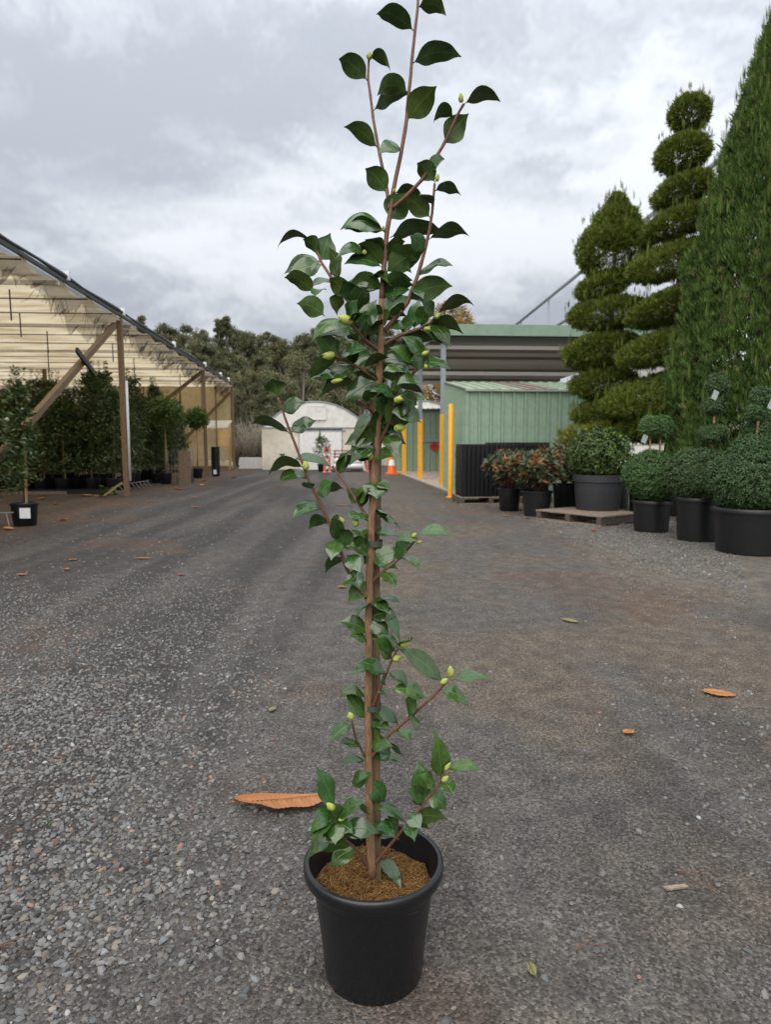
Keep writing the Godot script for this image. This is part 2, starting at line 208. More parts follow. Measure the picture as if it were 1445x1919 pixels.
	[14,-0.0153,1.1463,-1.5187,-0.0587,1.181,-1.5138,-0.1018,1.1722,-1.5039,0.3245,0.8652,0.3823,0.0471,0],
	[13,-0.0743,1.1499,-1.4433,-0.1149,1.1754,-1.4373,-0.1555,1.1476,-1.4284,-0.116,0.8571,-0.5019,0.0464,1],
	[13,-0.0642,1.1243,-1.4453,-0.0964,1.1523,-1.4385,-0.1286,1.1189,-1.4279,0.0504,0.8868,0.4594,0.0430,0],
	[13,-0.0482,1.0908,-1.4487,-0.0333,1.1093,-1.4356,-0.0187,1.1238,-1.4118,-0.8107,0.0767,0.5804,0.0382,0],
	[13,-0.0409,1.0913,-1.4489,-0.0147,1.1158,-1.4477,0.0113,1.1153,-1.4425,-0.3012,0.7939,-0.5281,0.0411,1],
	[13,-0.0572,1.105,-1.4471,-0.0653,1.1166,-1.4439,-0.073,1.124,-1.4334,0.3973,0.7295,-0.5568,0.0348,1],
	[13,-0.0361,1.0612,-1.4516,-0.0699,1.0805,-1.4423,-0.1035,1.0461,-1.429,-0.0153,0.853,0.5217,0.0438,0],
	[13,-0.023,1.0306,-1.4543,-0.0437,1.0502,-1.4645,-0.0655,1.026,-1.4838,0.3155,0.7572,-0.572,0.0380,1],
	[0,0.0762,1.1228,-1.48,0.0773,1.1063,-1.4695,0.0777,1.0864,-1.449,0.1118,0.6466,0.7546,0.0593,0],
	[0,0.0773,1.12,-1.48,0.0911,1.12,-1.4727,0.1041,1.1076,-1.4545,-0.0119,0.8934,0.449,0.0360,0],
	[14,0.0403,1.0716,-1.4964,0.0302,1.0882,-1.5069,0.0201,1.0995,-1.5304,0.7946,-0.1459,-0.5893,0.0368,1],
	[14,0.0403,1.0737,-1.4967,0.0467,1.0923,-1.4794,0.0526,1.1066,-1.4519,-0.9575,-0.0315,0.2868,0.0362,0],
	[0,0.0675,1.032,-1.48,0.039,1.0531,-1.4803,0.0104,1.0442,-1.4774,0.2091,0.8958,0.3922,0.0410,0],
	[0,0.0769,1.0478,-1.48,0.0941,1.0593,-1.4686,0.1101,1.0503,-1.4446,0.2762,0.9051,-0.3234,0.0367,1],
	[0,0.0767,1.0435,-1.48,0.1048,1.0462,-1.4751,0.1323,1.0277,-1.4657,0.2347,0.9604,0.1502,0.0411,0],
	[0,0.0698,1.0085,-1.48,0.0995,1.0171,-1.4773,0.1286,1.0045,-1.4691,0.0221,0.9713,0.2368,0.0412,0],
	[13,0.0014,0.9983,-1.4575,-0.0065,1.0237,-1.4389,-0.014,1.0452,-1.4095,0.6557,-0.4249,0.6241,0.0385,0],
	[14,0.0312,1.0186,-1.486,0.041,1.0153,-1.4654,0.05,1.0094,-1.4316,-0.0713,0.9792,0.1901,0.0349,0],
	[13,-0.0081,1.024,-1.4553,-0.0097,1.0386,-1.44,-0.0111,1.05,-1.4103,0.8888,-0.3688,0.2721,0.0341,0],
	[13,-0.0074,0.9991,-1.4572,-0.013,0.9847,-1.4394,-0.0183,0.9682,-1.4099,0.0215,0.8346,0.5504,0.0403,0],
	[13,0.0006,0.9823,-1.459,0.0347,0.9866,-1.4591,0.0686,0.9655,-1.4553,0.2094,0.9223,0.3248,0.0434,0],
	[13,0.0089,0.9561,-1.4618,-0.0125,0.9576,-1.4746,-0.0348,0.9266,-1.4963,-0.1297,0.8292,-0.5437,0.0393,1],
	[13,0.0144,0.9644,-1.4612,0.0271,0.9533,-1.4439,0.0392,0.9399,-1.4157,-0.2887,0.7683,0.5712,0.0379,0],
	[13,0.0245,0.9323,-1.4654,0.0331,0.9153,-1.4592,0.0414,0.896,-1.4428,0.0369,0.5416,0.8398,0.0403,0],
	[13,0.0239,0.9165,-1.4676,0.018,0.9115,-1.4549,0.0121,0.9049,-1.4289,-0.4492,0.8843,0.1273,0.0342,0],
	[0,0.0672,0.9432,-1.48,0.0992,0.9677,-1.4736,0.1306,0.9706,-1.4633,-0.3481,0.2556,0.9019,0.0430,0],
	[15,0.1596,1.0063,-1.43,0.1959,1.0375,-1.4202,0.2314,1.0147,-1.4061,-0.2213,0.9112,0.3475,0.0446,0],
	[15,0.1617,1.0018,-1.4301,0.1417,1.0107,-1.4189,0.121,1.0084,-1.3963,0.4272,0.8332,0.3512,0.0373,0],
	[15,0.1301,0.957,-1.451,0.1492,0.9652,-1.4335,0.1666,0.9498,-1.4051,0.0418,0.9914,0.1237,0.0384,0],
	[15,0.088,0.9261,-1.4641,0.1027,0.9255,-1.4456,0.1161,0.9102,-1.4152,-0.0148,0.948,0.3179,0.0377,0],
	[0,0.0685,0.8576,-1.48,0.0999,0.8744,-1.4735,0.1307,0.8697,-1.4635,-0.2056,0.9769,0.059,0.0419,0],
	[0,0.0663,0.862,-1.48,0.0858,0.8588,-1.4685,0.1044,0.8447,-1.4474,0.108,0.9249,0.3645,0.0388,0],
	[0,0.0646,0.8488,-1.48,0.047,0.8606,-1.4667,0.0294,0.8448,-1.4406,-0.2195,0.9706,-0.099,0.0369,0],
	[0,0.0606,0.8134,-1.48,0.0835,0.8082,-1.4739,0.1061,0.7859,-1.4647,-0.0179,0.4641,0.8856,0.0403,0],
	[0,0.0932,0.8306,-1.48,0.1138,0.8208,-1.4747,0.1341,0.7721,-1.4654,0.6892,0.5872,0.4246,0.0436,0],
	[0,0.0587,0.7733,-1.48,0.0407,0.7905,-1.4694,0.0229,0.7928,-1.4472,0.6562,0.6898,0.306,0.0368,0],
	[16,0.1109,0.7586,-1.4347,0.0952,0.7811,-1.4317,0.0791,0.8008,-1.4217,0.693,0.3231,0.6444,0.0392,0],
	[16,0.1099,0.7402,-1.4403,0.093,0.7704,-1.4265,0.0761,0.7975,-1.4052,0.8134,0.1335,0.5662,0.0405,0],
	[16,0.1218,0.7746,-1.43,0.1097,0.79,-1.4197,0.0968,0.8042,-1.3966,0.8655,0.4183,0.2756,0.0357,0],
	[16,0.1307,0.7706,-1.43,0.1359,0.7888,-1.4161,0.1402,0.8045,-1.3938,-0.5002,0.6937,-0.5183,0.0351,1],
	[17,0.2166,0.6964,-1.4126,0.1733,0.7462,-1.4082,0.1302,0.7841,-1.3972,0.5944,0.4717,0.6513,0.0522,0],
	[17,0.2308,0.7023,-1.41,0.2734,0.7281,-1.3986,0.3148,0.7165,-1.3822,-0.2042,0.9713,0.1215,0.0471,0],
	[17,0.2106,0.6796,-1.4176,0.2417,0.681,-1.4073,0.272,0.6577,-1.3929,0.147,0.8935,0.4243,0.0436,0],
	[0,0.0654,0.7151,-1.48,0.0471,0.7207,-1.4667,0.0288,0.7158,-1.4442,0.1597,0.9769,0.1418,0.0369,0],
	[16,0.0914,0.6982,-1.4542,0.0937,0.7016,-1.4347,0.095,0.7049,-1.4024,0.9942,0.0732,-0.0788,0.0325,1],
	[16,0.1024,0.7128,-1.4489,0.1229,0.7154,-1.4349,0.1422,0.6948,-1.4122,0.1702,0.9452,0.2786,0.0398,0],
	[17,0.1836,0.6569,-1.4272,0.1465,0.6891,-1.4234,0.1097,0.6918,-1.4153,0.4265,0.7162,0.5524,0.0447,0],
	[16,0.0821,0.665,-1.4642,0.0915,0.668,-1.4541,0.0999,0.6712,-1.4305,-0.1143,0.9862,-0.1196,0.0339,0],
	[0,0.0621,1.0014,-1.48,0.0449,0.9969,-1.4645,0.0279,0.9897,-1.4383,-0.7856,0.1708,-0.5947,0.0371,1],
	[0,0.0598,0.9753,-1.48,0.061,0.9615,-1.4952,0.0628,0.9404,-1.5241,0.6985,0.583,-0.415,0.0351,1],
	[13,-0.0002,0.9761,-1.4596,0.0102,1.0132,-1.4508,0.0201,1.028,-1.4365,0.0118,0.4033,-0.915,0.0401,1],
	[14,0.0468,1.0597,-1.4939,0.0537,1.0935,-1.4876,0.0601,1.1077,-1.4729,-0.5785,0.4559,-0.6764,0.0391,1],
	[14,-0.0005,1.1309,-1.511,0.0072,1.1646,-1.5035,0.0146,1.1822,-1.489,-0.8559,0.0295,0.5163,0.0399,0],
	[15,0.0962,0.9314,-1.4614,0.0994,0.966,-1.4721,0.1035,0.9691,-1.4946,-0.2085,-0.6235,-0.7535,0.0381,1],
	[15,0.119,0.9508,-1.454,0.1295,0.9903,-1.4415,0.1389,0.9929,-1.4198,-0.8642,0.0004,0.5031,0.0383,0],
	[16,0.1171,0.7579,-1.434,0.0979,0.7796,-1.4427,0.0791,0.7788,-1.4616,0.6469,0.207,-0.734,0.0391,1],
	[16,0.0966,0.7024,-1.4524,0.0701,0.7293,-1.451,0.0436,0.7415,-1.446,0.5365,0.638,0.5525,0.0419,0],
	[0,0.0619,0.7871,-1.48,0.0303,0.8158,-1.4768,-0.001,0.8182,-1.4698,0.3958,0.5637,0.725,0.0427,0],
	[0,0.0621,0.8202,-1.48,0.0927,0.8424,-1.4739,0.1229,0.8282,-1.4644,-0.2671,0.6684,0.6942,0.0415,0],
	[0,0.066,0.9702,-1.48,0.0434,0.9964,-1.4669,0.0211,0.9855,-1.4438,0.6548,0.3894,0.6478,0.0385,0],
	[0,0.0629,0.8978,-1.48,0.0391,0.891,-1.4744,0.0153,0.8583,-1.4654,-0.1882,-0.1336,-0.973,0.0419,1],
	[0,0.0653,0.9543,-1.48,0.094,0.9542,-1.4693,0.122,0.9412,-1.4538,-0.1431,0.7257,0.673,0.0414,0],
	[0,0.0565,0.5912,-1.48,0.0353,0.6322,-1.4786,0.0142,0.6605,-1.473,0.6703,0.3425,0.6583,0.0440,0],
	[0,0.0577,0.6412,-1.48,0.0249,0.6769,-1.4726,-0.0077,0.6642,-1.4615,0.3606,0.924,0.127,0.0423,0],
	[0,0.0636,0.6071,-1.48,0.0999,0.6132,-1.4812,0.1361,0.5886,-1.4784,0.1979,0.8232,0.5321,0.0436,0],
	[0,0.0619,0.5866,-1.48,0.0856,0.5906,-1.4733,0.1086,0.58,-1.4577,0.0171,0.9679,0.2508,0.0392,0],
	[0,0.0671,0.5728,-1.48,0.0808,0.5698,-1.4687,0.0938,0.5648,-1.4511,0.7467,0.1516,-0.6477,0.0363,1],
	[17,0.1441,0.6129,-1.4389,0.1504,0.646,-1.4289,0.1561,0.6754,-1.4151,-0.9385,0.05,0.3417,0.0402,0],
	[17,0.1183,0.579,-1.4513,0.1345,0.5833,-1.4388,0.1494,0.574,-1.4162,0.0419,0.9936,0.1046,0.0373,0],
	[17,0.1564,0.6172,-1.4364,0.1595,0.6161,-1.4161,0.1609,0.6162,-1.3826,0.7011,0.7116,-0.046,0.0347,0],
	[18,0.0225,0.6021,-1.4343,-0.0031,0.5952,-1.4259,-0.0284,0.5723,-1.414,-0.34,0.8518,0.3985,0.0421,0],
	[18,0.0443,0.5379,-1.4618,0.021,0.5622,-1.4507,-0.002,0.5669,-1.4324,0.5345,0.8452,0.0068,0.0390,0],
	[18,0.0529,0.4971,-1.48,0.0272,0.5178,-1.4701,0.0018,0.5133,-1.4546,0.288,0.9572,-0.0301,0.0393,0],
	[0,0.0606,0.5407,-1.48,0.089,0.5359,-1.4796,0.1172,0.5139,-1.4758,0.2715,0.6784,0.6827,0.0414,0],
	[17,0.0692,0.5078,-1.4761,0.1022,0.5134,-1.474,0.135,0.502,-1.4684,0.0722,0.9896,0.1244,0.0421,0],
	[17,0.1001,0.544,-1.4623,0.1188,0.5378,-1.452,0.1368,0.5293,-1.4365,0.6134,0.5686,-0.5482,0.0385,1],
	[0,0.0627,0.476,-1.48,0.0469,0.4739,-1.4697,0.0309,0.464,-1.4471,-0.2219,0.9654,0.1367,0.0376,0],
	[0,0.0603,0.4506,-1.48,0.0818,0.4256,-1.4813,0.1032,0.3972,-1.479,0.35,0.297,0.8884,0.0474,0],
	[20,-0.0148,0.4268,-1.41,-0.0313,0.4791,-1.4079,-0.0475,0.5244,-1.4004,0.6934,0.1634,0.7018,0.0480,0],
	[20,-0.0107,0.4015,-1.4146,0.0155,0.435,-1.4052,0.0412,0.4523,-1.3921,-0.7301,0.6066,0.3145,0.0423,0],
	[20,-0.0128,0.4094,-1.4126,-0.0456,0.4085,-1.4106,-0.0783,0.383,-1.4046,-0.3304,0.9042,0.2707,0.0439,0],
	[20,-0.0128,0.4068,-1.4132,-0.0434,0.3937,-1.4059,-0.0736,0.3655,-1.394,-0.4737,0.8316,0.2898,0.0453,0],
	[20,-0.0108,0.3963,-1.4158,-0.0131,0.3834,-1.4009,-0.0153,0.3718,-1.3768,-0.1397,0.8466,0.5135,0.0403,0],
	[20,-0.015,0.359,-1.4244,-0.0496,0.3493,-1.4201,-0.0838,0.3154,-1.4109,-0.5147,0.8487,0.1211,0.0462,0],
	[20,-0.0053,0.3712,-1.4221,0.0375,0.3835,-1.4166,0.0797,0.3758,-1.4063,-0.1661,0.7031,0.6914,0.0461,0],
	[0,0.0659,0.3544,-1.48,0.0863,0.3506,-1.4717,0.106,0.3371,-1.4557,0.2899,0.938,0.1901,0.0391,0],
	[20,0.0039,0.3476,-1.4324,0.0245,0.3615,-1.4178,0.0444,0.3764,-1.3934,0.1911,0.6852,-0.7029,0.0379,1],
	[19,0.1245,0.3401,-1.4555,0.1163,0.3691,-1.4516,0.1077,0.3967,-1.4409,0.87,0.1359,0.4739,0.0388,0],
	[19,0.1412,0.3695,-1.4498,0.1075,0.4038,-1.4481,0.0739,0.4124,-1.4424,0.543,0.8206,0.1783,0.0438,0],
	[19,0.1485,0.3899,-1.4464,0.1594,0.3822,-1.4367,0.1688,0.3764,-1.4155,-0.2156,0.8359,0.5047,0.0379,0],
	[19,0.1431,0.3606,-1.4507,0.168,0.3632,-1.4637,0.1948,0.3363,-1.4866,-0.2762,0.5648,-0.7776,0.0385,1],
	[19,0.1774,0.4164,-1.44,0.1742,0.4648,-1.4391,0.1705,0.5102,-1.4335,0.1188,-0.0602,0.9911,0.0474,0],
	[19,0.2146,0.4779,-1.4263,0.2108,0.5323,-1.4146,0.2063,0.5832,-1.3979,0.3264,-0.2217,0.9189,0.0467,0],
	[19,0.2269,0.5008,-1.42,0.2632,0.5224,-1.4147,0.2988,0.5143,-1.4053,-0.218,0.9581,0.1861,0.0440,0],
	[19,0.1852,0.4329,-1.4369,0.2086,0.4335,-1.4379,0.2319,0.3988,-1.4359,0.2904,0.4241,0.8578,0.0427,0],
	[0,0.0713,0.3185,-1.48,0.0996,0.3261,-1.472,0.1272,0.3317,-1.4592,-0.1355,0.96,-0.245,0.0403,0],
	[0,0.0547,0.3696,-1.48,0.0491,0.3961,-1.4728,0.0433,0.4206,-1.4593,0.8011,0.3696,-0.4707,0.0371,1],
	[19,0.1736,0.407,-1.4416,0.1687,0.4443,-1.434,0.1629,0.4629,-1.418,0.63,-0.1959,0.7515,0.0378,0],
	[19,0.1544,0.3791,-1.4471,0.1927,0.3838,-1.4558,0.2324,0.3682,-1.4686,-0.2479,0.1214,-0.9611,0.0436,1],
	[20,0.0327,0.3076,-1.4526,-0.0002,0.3089,-1.4463,-0.0329,0.2803,-1.436,-0.1636,0.7688,0.6182,0.0439,0],
	[20,0.0233,0.3198,-1.4465,-0.0138,0.3325,-1.4424,-0.0505,0.3273,-1.4342,-0.1337,0.2508,-0.9588,0.0437,1],
	[0,0.0626,0.4559,-1.48,0.0382,0.4649,-1.4688,0.0141,0.4613,-1.4505,-0.5202,-0.2879,-0.804,0.0390,1],
	[0,0.062,0.5281,-1.48,0.0809,0.5534,-1.463,0.0985,0.5524,-1.4335,-0.8162,0.3576,0.4538,0.0382,0],
	[20,-0.0129,0.399,-1.4151,-0.033,0.4226,-1.4075,-0.0527,0.4325,-1.3918,0.7077,0.4804,0.518,0.0385,0],
	[20,-0.0067,0.3671,-1.4231,-0.0238,0.3691,-1.4159,-0.0406,0.3593,-1.3981,0.2525,0.7719,0.5834,0.0378,0],
	[20,-0.0109,0.3884,-1.4177,0.0062,0.3911,-1.4111,0.023,0.381,-1.3953,-0.144,0.8543,0.4995,0.0373,0],
	[20,-0.0051,0.386,-1.4185,-0.0091,0.4199,-1.4105,-0.013,0.4415,-1.3912,0.7409,-0.2086,0.6384,0.0374,0],
	[19,0.1813,0.4218,-1.4388,0.1621,0.4483,-1.4283,0.1421,0.4623,-1.406,0.766,0.2664,0.5851,0.0376,0],
	[19,0.2037,0.4542,-1.432,0.1887,0.4815,-1.4259,0.1728,0.4954,-1.4096,0.7809,0.2835,0.5567,0.0373,0],
	[19,0.1404,0.3639,-1.4505,0.151,0.3624,-1.4388,0.1603,0.3492,-1.4157,0.2045,0.9378,0.2805,0.0374,0],
	[19,0.2161,0.4694,-1.4281,0.228,0.4728,-1.415,0.2381,0.4636,-1.3915,-0.0889,0.974,0.2082,0.0367,0],
	[19,0.1258,0.3409,-1.4552,0.1072,0.3671,-1.4468,0.0881,0.3806,-1.4274,0.7867,0.5422,0.2951,0.0376,0]]
# flower buds: branch, foot, tip, width
const BUDS := [[1,0.0673,1.9922,-1.5237,0.0671,2.0066,-1.5177,0.0121],
	[2,0.2441,1.8671,-1.4243,0.2409,1.8839,-1.4183,0.0103],
	[3,0.1985,1.7244,-1.444,0.2016,1.7376,-1.438,0.0086],
	[0,0.1148,1.7116,-1.474,0.116,1.7174,-1.468,0.0069],
	[0,0.0931,1.6343,-1.474,0.0927,1.6443,-1.468,0.0069],
	[5,0.0275,1.4405,-1.4135,-0.0021,1.4507,-1.4075,0.0198],
	[8,-0.0087,1.3781,-1.4261,-0.0366,1.3724,-1.4201,0.0164],
	[12,0.1118,1.2867,-1.4183,0.1408,1.2936,-1.4123,0.0147],
	[12,0.1143,1.2311,-1.45,0.1396,1.2335,-1.444,0.0172],
	[0,0.0667,1.1656,-1.474,0.0627,1.188,-1.468,0.0138],
	[13,-0.069,1.1466,-1.4377,-0.0705,1.1648,-1.4317,0.0147],
	[8,-0.0152,1.3248,-1.4379,0.0091,1.3296,-1.4319,0.0095],
	[9,0.1732,1.3547,-1.4249,0.1826,1.3561,-1.4189,0.0112],
	[9,0.168,1.3775,-1.4162,0.1801,1.3848,-1.4102,0.0095],
	[7,0.1966,1.4542,-1.4366,0.2059,1.4632,-1.4306,0.0103],
	[7,0.1755,1.4347,-1.4475,0.1892,1.433,-1.4415,0.0095],
	[0,0.054,1.5877,-1.474,0.0538,1.596,-1.468,0.0103],
	[4,-0.0542,1.6324,-1.534,-0.0518,1.6381,-1.528,0.0078],
	[14,0.0341,1.0227,-1.4804,0.0319,1.0436,-1.4744,0.0155],
	[16,0.1221,0.7775,-1.424,0.146,0.781,-1.418,0.0155],
	[16,0.1116,0.7412,-1.4342,0.1281,0.7502,-1.4282,0.0147],
	[17,0.2311,0.7126,-1.404,0.2278,0.7383,-1.398,0.0147],
	[17,0.2107,0.6966,-1.4081,0.2245,0.7092,-1.4021,0.0121],
	[15,0.1503,1.0061,-1.4264,0.1587,1.0151,-1.4204,0.0086],
	[15,0.1598,0.9929,-1.4295,0.1717,0.9979,-1.4235,0.0060],
	[13,0.0075,1.0338,-1.4491,-0.0008,1.0471,-1.4431,0.0103],
	[18,0.0215,0.6187,-1.424,0.0173,0.6352,-1.418,0.0147],
	[20,-0.0168,0.4298,-1.404,-0.0326,0.4469,-1.398,0.0155],
	[20,-0.0065,0.4009,-1.4097,0.0092,0.4113,-1.4037,0.0095],
	[19,0.2216,0.5031,-1.4142,0.2325,0.5225,-1.4082,0.0095],
	[19,0.2172,0.4751,-1.4212,0.2305,0.4889,-1.4152,0.0121]]

func _ready() -> void:
	rng.seed = 20240611
	camera_and_sky()
	textures()
	materials()
	spray = feathery(11, 0.17, 0.012, 0.55)
	ground_and_hill()
	gravel()
	shade_house()
	nursery_stock()
	tunnels_and_far_yard()
	carport()
	metal_sheds()
	greenhouse_frame()
	forest()
	right_hand_pots()
	topiary()
	ground_litter()
	camellia()


func camera_and_sky() -> void:
	var cam := Camera3D.new()
	cam.name = "camera"
	cam.position = EYE
	cam.rotation_degrees = Vector3(-5.645, -3.788, 0)
	cam.fov = 72.86
	cam.near = 0.05
	cam.far = 900.0
	add_child(cam)
	cam.current = true
	var we := WorldEnvironment.new()
	we.name = "surroundings"
	var env := Environment.new()
	env.background_mode = Environment.BG_SKY
	env.tonemap_mode = Environment.TONE_MAPPER_LINEAR
	env.tonemap_exposure = 2.0
	env.sdfgi_enabled = true
	env.ssao_enabled = true
	env.ssil_enabled = true
	var sky := Sky.new()
	var pano := PanoramaSkyMaterial.new()
	pano.panorama = overcast()
	pano.energy_multiplier = 1.0
	sky.sky_material = pano
	env.sky = sky
	we.environment = env
	var lens := CameraAttributesPhysical.new()
	lens.frustum_focal_length = 6.4
	lens.exposure_aperture = 2.0
	lens.frustum_focus_distance = 1.55
	we.camera_attributes = lens
	add_child(we)
	var sun := DirectionalLight3D.new()
	sun.name = "sun"
	sun.light_color = Color(1.0, 0.97, 0.93)
	sun.light_energy = 0.5
	sun.light_angular_distance = 70.0
	sun.shadow_enabled = true
	sun.rotation_degrees = Vector3(-50, -22, 0)
	add_child(sun)


func overcast() -> ImageTexture:
	# soft layered cloud: brighter overhead than near the horizon, as an overcast sky is
	var w := 1536
	var h := 768
	var im := Image.create(w, h, false, Image.FORMAT_RGBF)
	var big := FastNoiseLite.new()
	big.seed = 11
	big.frequency = 1.5
	big.fractal_octaves = 6
	big.fractal_gain = 0.6
	big.domain_warp_enabled = true
	big.domain_warp_amplitude = 0.35
	big.domain_warp_frequency = 1.1
	var bank := FastNoiseLite.new()
	bank.seed = 5
	bank.frequency = 0.62
	bank.fractal_octaves = 2
	var pale := Vector3(0.410, 0.428, 0.458)
	var dark := Vector3(0.225, 0.244, 0.278)
	for y in h:
		var el := (0.5 - (y + 0.5) / h) * PI
		if el < -0.02:
			break
		var sy := maxf(sin(el), 0.0)
		var up := 0.82 + 1.05 * sy
		var k := 1.0 / (sy + 0.22)
		for x in w:
			var az := ((x + 0.5) / w - 0.5) * TAU
			var c := cos(el)
			var px := sin(az) * c * k
			var pz := -cos(az) * c * k
			var a := big.get_noise_3d(px, pz * 1.15, 0.0) * 0.62 + bank.get_noise_3d(px, pz, 3.0) * 0.62
			var t := clampf(0.57 + a * 1.5, 0.0, 1.0)
			t = t * t * (3.0 - 2.0 * t)
			var v := dark.lerp(pale, t) * up
			im.set_pixel(x, y, Color(v.x, v.y, v.z))
	var low := Color(0.16, 0.155, 0.145)
	im.fill_rect(Rect2i(0, h / 2 + 2, w, h / 2 - 2), low)
	return ImageTexture.create_from_image(im)


# ---------------------------------------------------------------- helpers

func numbered(called: String) -> String:
	var n: int = taken.get(called, 0)
	taken[called] = n + 1
	return called if n == 0 else "%s_%03d" % [called, n]


func tag(o: Node, label: String, category := "", group := "", kind := "") -> Node:
	if label: o.set_meta("label", label)
	if category: o.set_meta("category", category)
	if group: o.set_meta("group", group)
	if kind: o.set_meta("kind", kind)
	return o


func thing(called: String, label: String, category: String, where := Vector3.ZERO, turn := 0.0, group := "") -> Node3D:
	var o := Node3D.new()
	o.name = numbered(called)
	add_child(o)
	o.position = where
	o.rotation.y = turn
	tag(o, label, category, group)
	return o


func copy_of(o: Node3D, called: String, where: Vector3, turn: float, label := "", size := 1.0) -> Node3D:
	var c: Node3D = o.duplicate()
	c.name = numbered(called)
	add_child(c)
	c.position = where
	c.rotation.y = turn
	c.scale = Vector3.ONE * size
	if label: c.set_meta("label", label)
	return c


func part(called: String, mesh: Mesh, m: Material, parent: Node, xf := Transform3D()) -> MeshInstance3D:
	var o := MeshInstance3D.new()
	o.name = called
	o.mesh = mesh
	if m: o.material_override = m
	o.transform = xf
	if parent == self:
		o.name = numbered(called)
		add_child(o)
	else:
		parent.add_child(o, true)
	return o


func many(called: String, mesh: Mesh, m: Material, xfs: Array, cols: Array, parent: Node) -> MultiMeshInstance3D:
	var mm := MultiMesh.new()
	mm.transform_format = MultiMesh.TRANSFORM_3D
	mm.use_colors = true
	mm.mesh = mesh
	mm.instance_count = xfs.size()
	for i in xfs.size():
		mm.set_instance_transform(i, xfs[i])
		mm.set_instance_color(i, cols[i])
	var o := MultiMeshInstance3D.new()
	o.name = called
	o.multimesh = mm
	o.material_override = m
	o.set_meta("kind", "stuff")
	if parent == self:
		o.name = numbered(called)
		add_child(o)
	else:
		parent.add_child(o, true)
	return o


func begin(flat := false) -> SurfaceTool:
	var st := SurfaceTool.new()
	st.begin(Mesh.PRIMITIVE_TRIANGLES)
	st.set_smooth_group(-1 if flat else 0)
	return st


func done(st: SurfaceTool, tangents := false) -> ArrayMesh:
	st.generate_normals()
	if tangents: st.generate_tangents()
	return st.commit()


func quad(st: SurfaceTool, a: Vector3, b: Vector3, c: Vector3, d: Vector3) -> void:
	# a b c d run clockwise as seen from the front
	st.set_uv(Vector2(0, 0)); st.add_vertex(a)
	st.set_uv(Vector2(1, 0)); st.add_vertex(b)
	st.set_uv(Vector2(1, 1)); st.add_vertex(c)
	st.set_uv(Vector2(0, 0)); st.add_vertex(a)
	st.set_uv(Vector2(1, 1)); st.add_vertex(c)
	st.set_uv(Vector2(0, 1)); st.add_vertex(d)


func box(st: SurfaceTool, at: Vector3, size: Vector3, b := Basis()) -> void:
	var h := size * 0.5
	for ax in 3:
		for s: float in [-1.0, 1.0]:
			var n := Vector3.ZERO
			n[ax] = s
			var u := Vector3.ZERO
			u[(ax + 1) % 3] = s
			var v := Vector3.ZERO
			v[(ax + 2) % 3] = 1.0
			var p := [n - u - v, n - u + v, n + u + v, n + u - v]
			for i in 4:
				p[i] = at + b * (p[i] * h)
			quad(st, p[0], p[1], p[2], p[3])


func box_mesh(size: Vector3, at := Vector3.ZERO) -> ArrayMesh:
	var st := begin(true)
	box(st, at, size)
	return done(st)


func along(dir: Vector3, up := Vector3.UP) -> Basis:
	# y axis runs along dir
	var y := dir.normalized()
	var x := y.cross(up)
	if x.length() < 0.01: x = y.cross(Vector3.RIGHT)
	x = x.normalized()
	return Basis(x, y, x.cross(y))


func bar(st: SurfaceTool, a: Vector3, b: Vector3, w: float, d: float) -> void:
	box(st, (a + b) * 0.5, Vector3(w, a.distance_to(b), d), along(b - a))


func tube(st: SurfaceTool, pts: Array, radii: Array, sides := 8, uvy := 1.0) -> void:
	var rings := []
	var ref := Vector3(0.31, 0.2, 0.93).normalized()
	var run := 0.0
	for i in pts.size():
		var p: Vector3 = pts[i]
		var t: Vector3 = (pts[mini(i + 1, pts.size() - 1)] - pts[maxi(i - 1, 0)]).normalized()
		var u := (ref - t * ref.dot(t)).normalized()
		ref = u
		var v := t.cross(u)
		if i > 0: run += p.distance_to(pts[i - 1])
		var ring := []
		for k in sides + 1:
			var a := TAU * k / sides
			ring.append([p + (u * cos(a) + v * sin(a)) * radii[i], Vector2(float(k) / sides, run * uvy)])
		rings.append(ring)
	for i in rings.size() - 1:
		for k in sides:
			var q := [rings[i][k], rings[i][k + 1], rings[i + 1][k + 1], rings[i + 1][k]]
			for j: int in [0, 2, 1, 0, 3, 2]:
				st.set_uv(q[j][1])
				st.add_vertex(q[j][0])
	for e: int in [0, rings.size() - 1]:
		for k in sides:
			var tri := [pts[e], rings[e][k][0], rings[e][k + 1][0]]
			if e > 0: tri = [pts[e], rings[e][k + 1][0], rings[e][k][0]]
			for v3: Vector3 in tri:
				st.set_uv(Vector2(0.5, 0.5))
				st.add_vertex(v3)


func tube_mesh(pts: Array, radii: Array, sides := 8) -> ArrayMesh:
	var st := begin()
	tube(st, pts, radii, sides)
	return done(st)


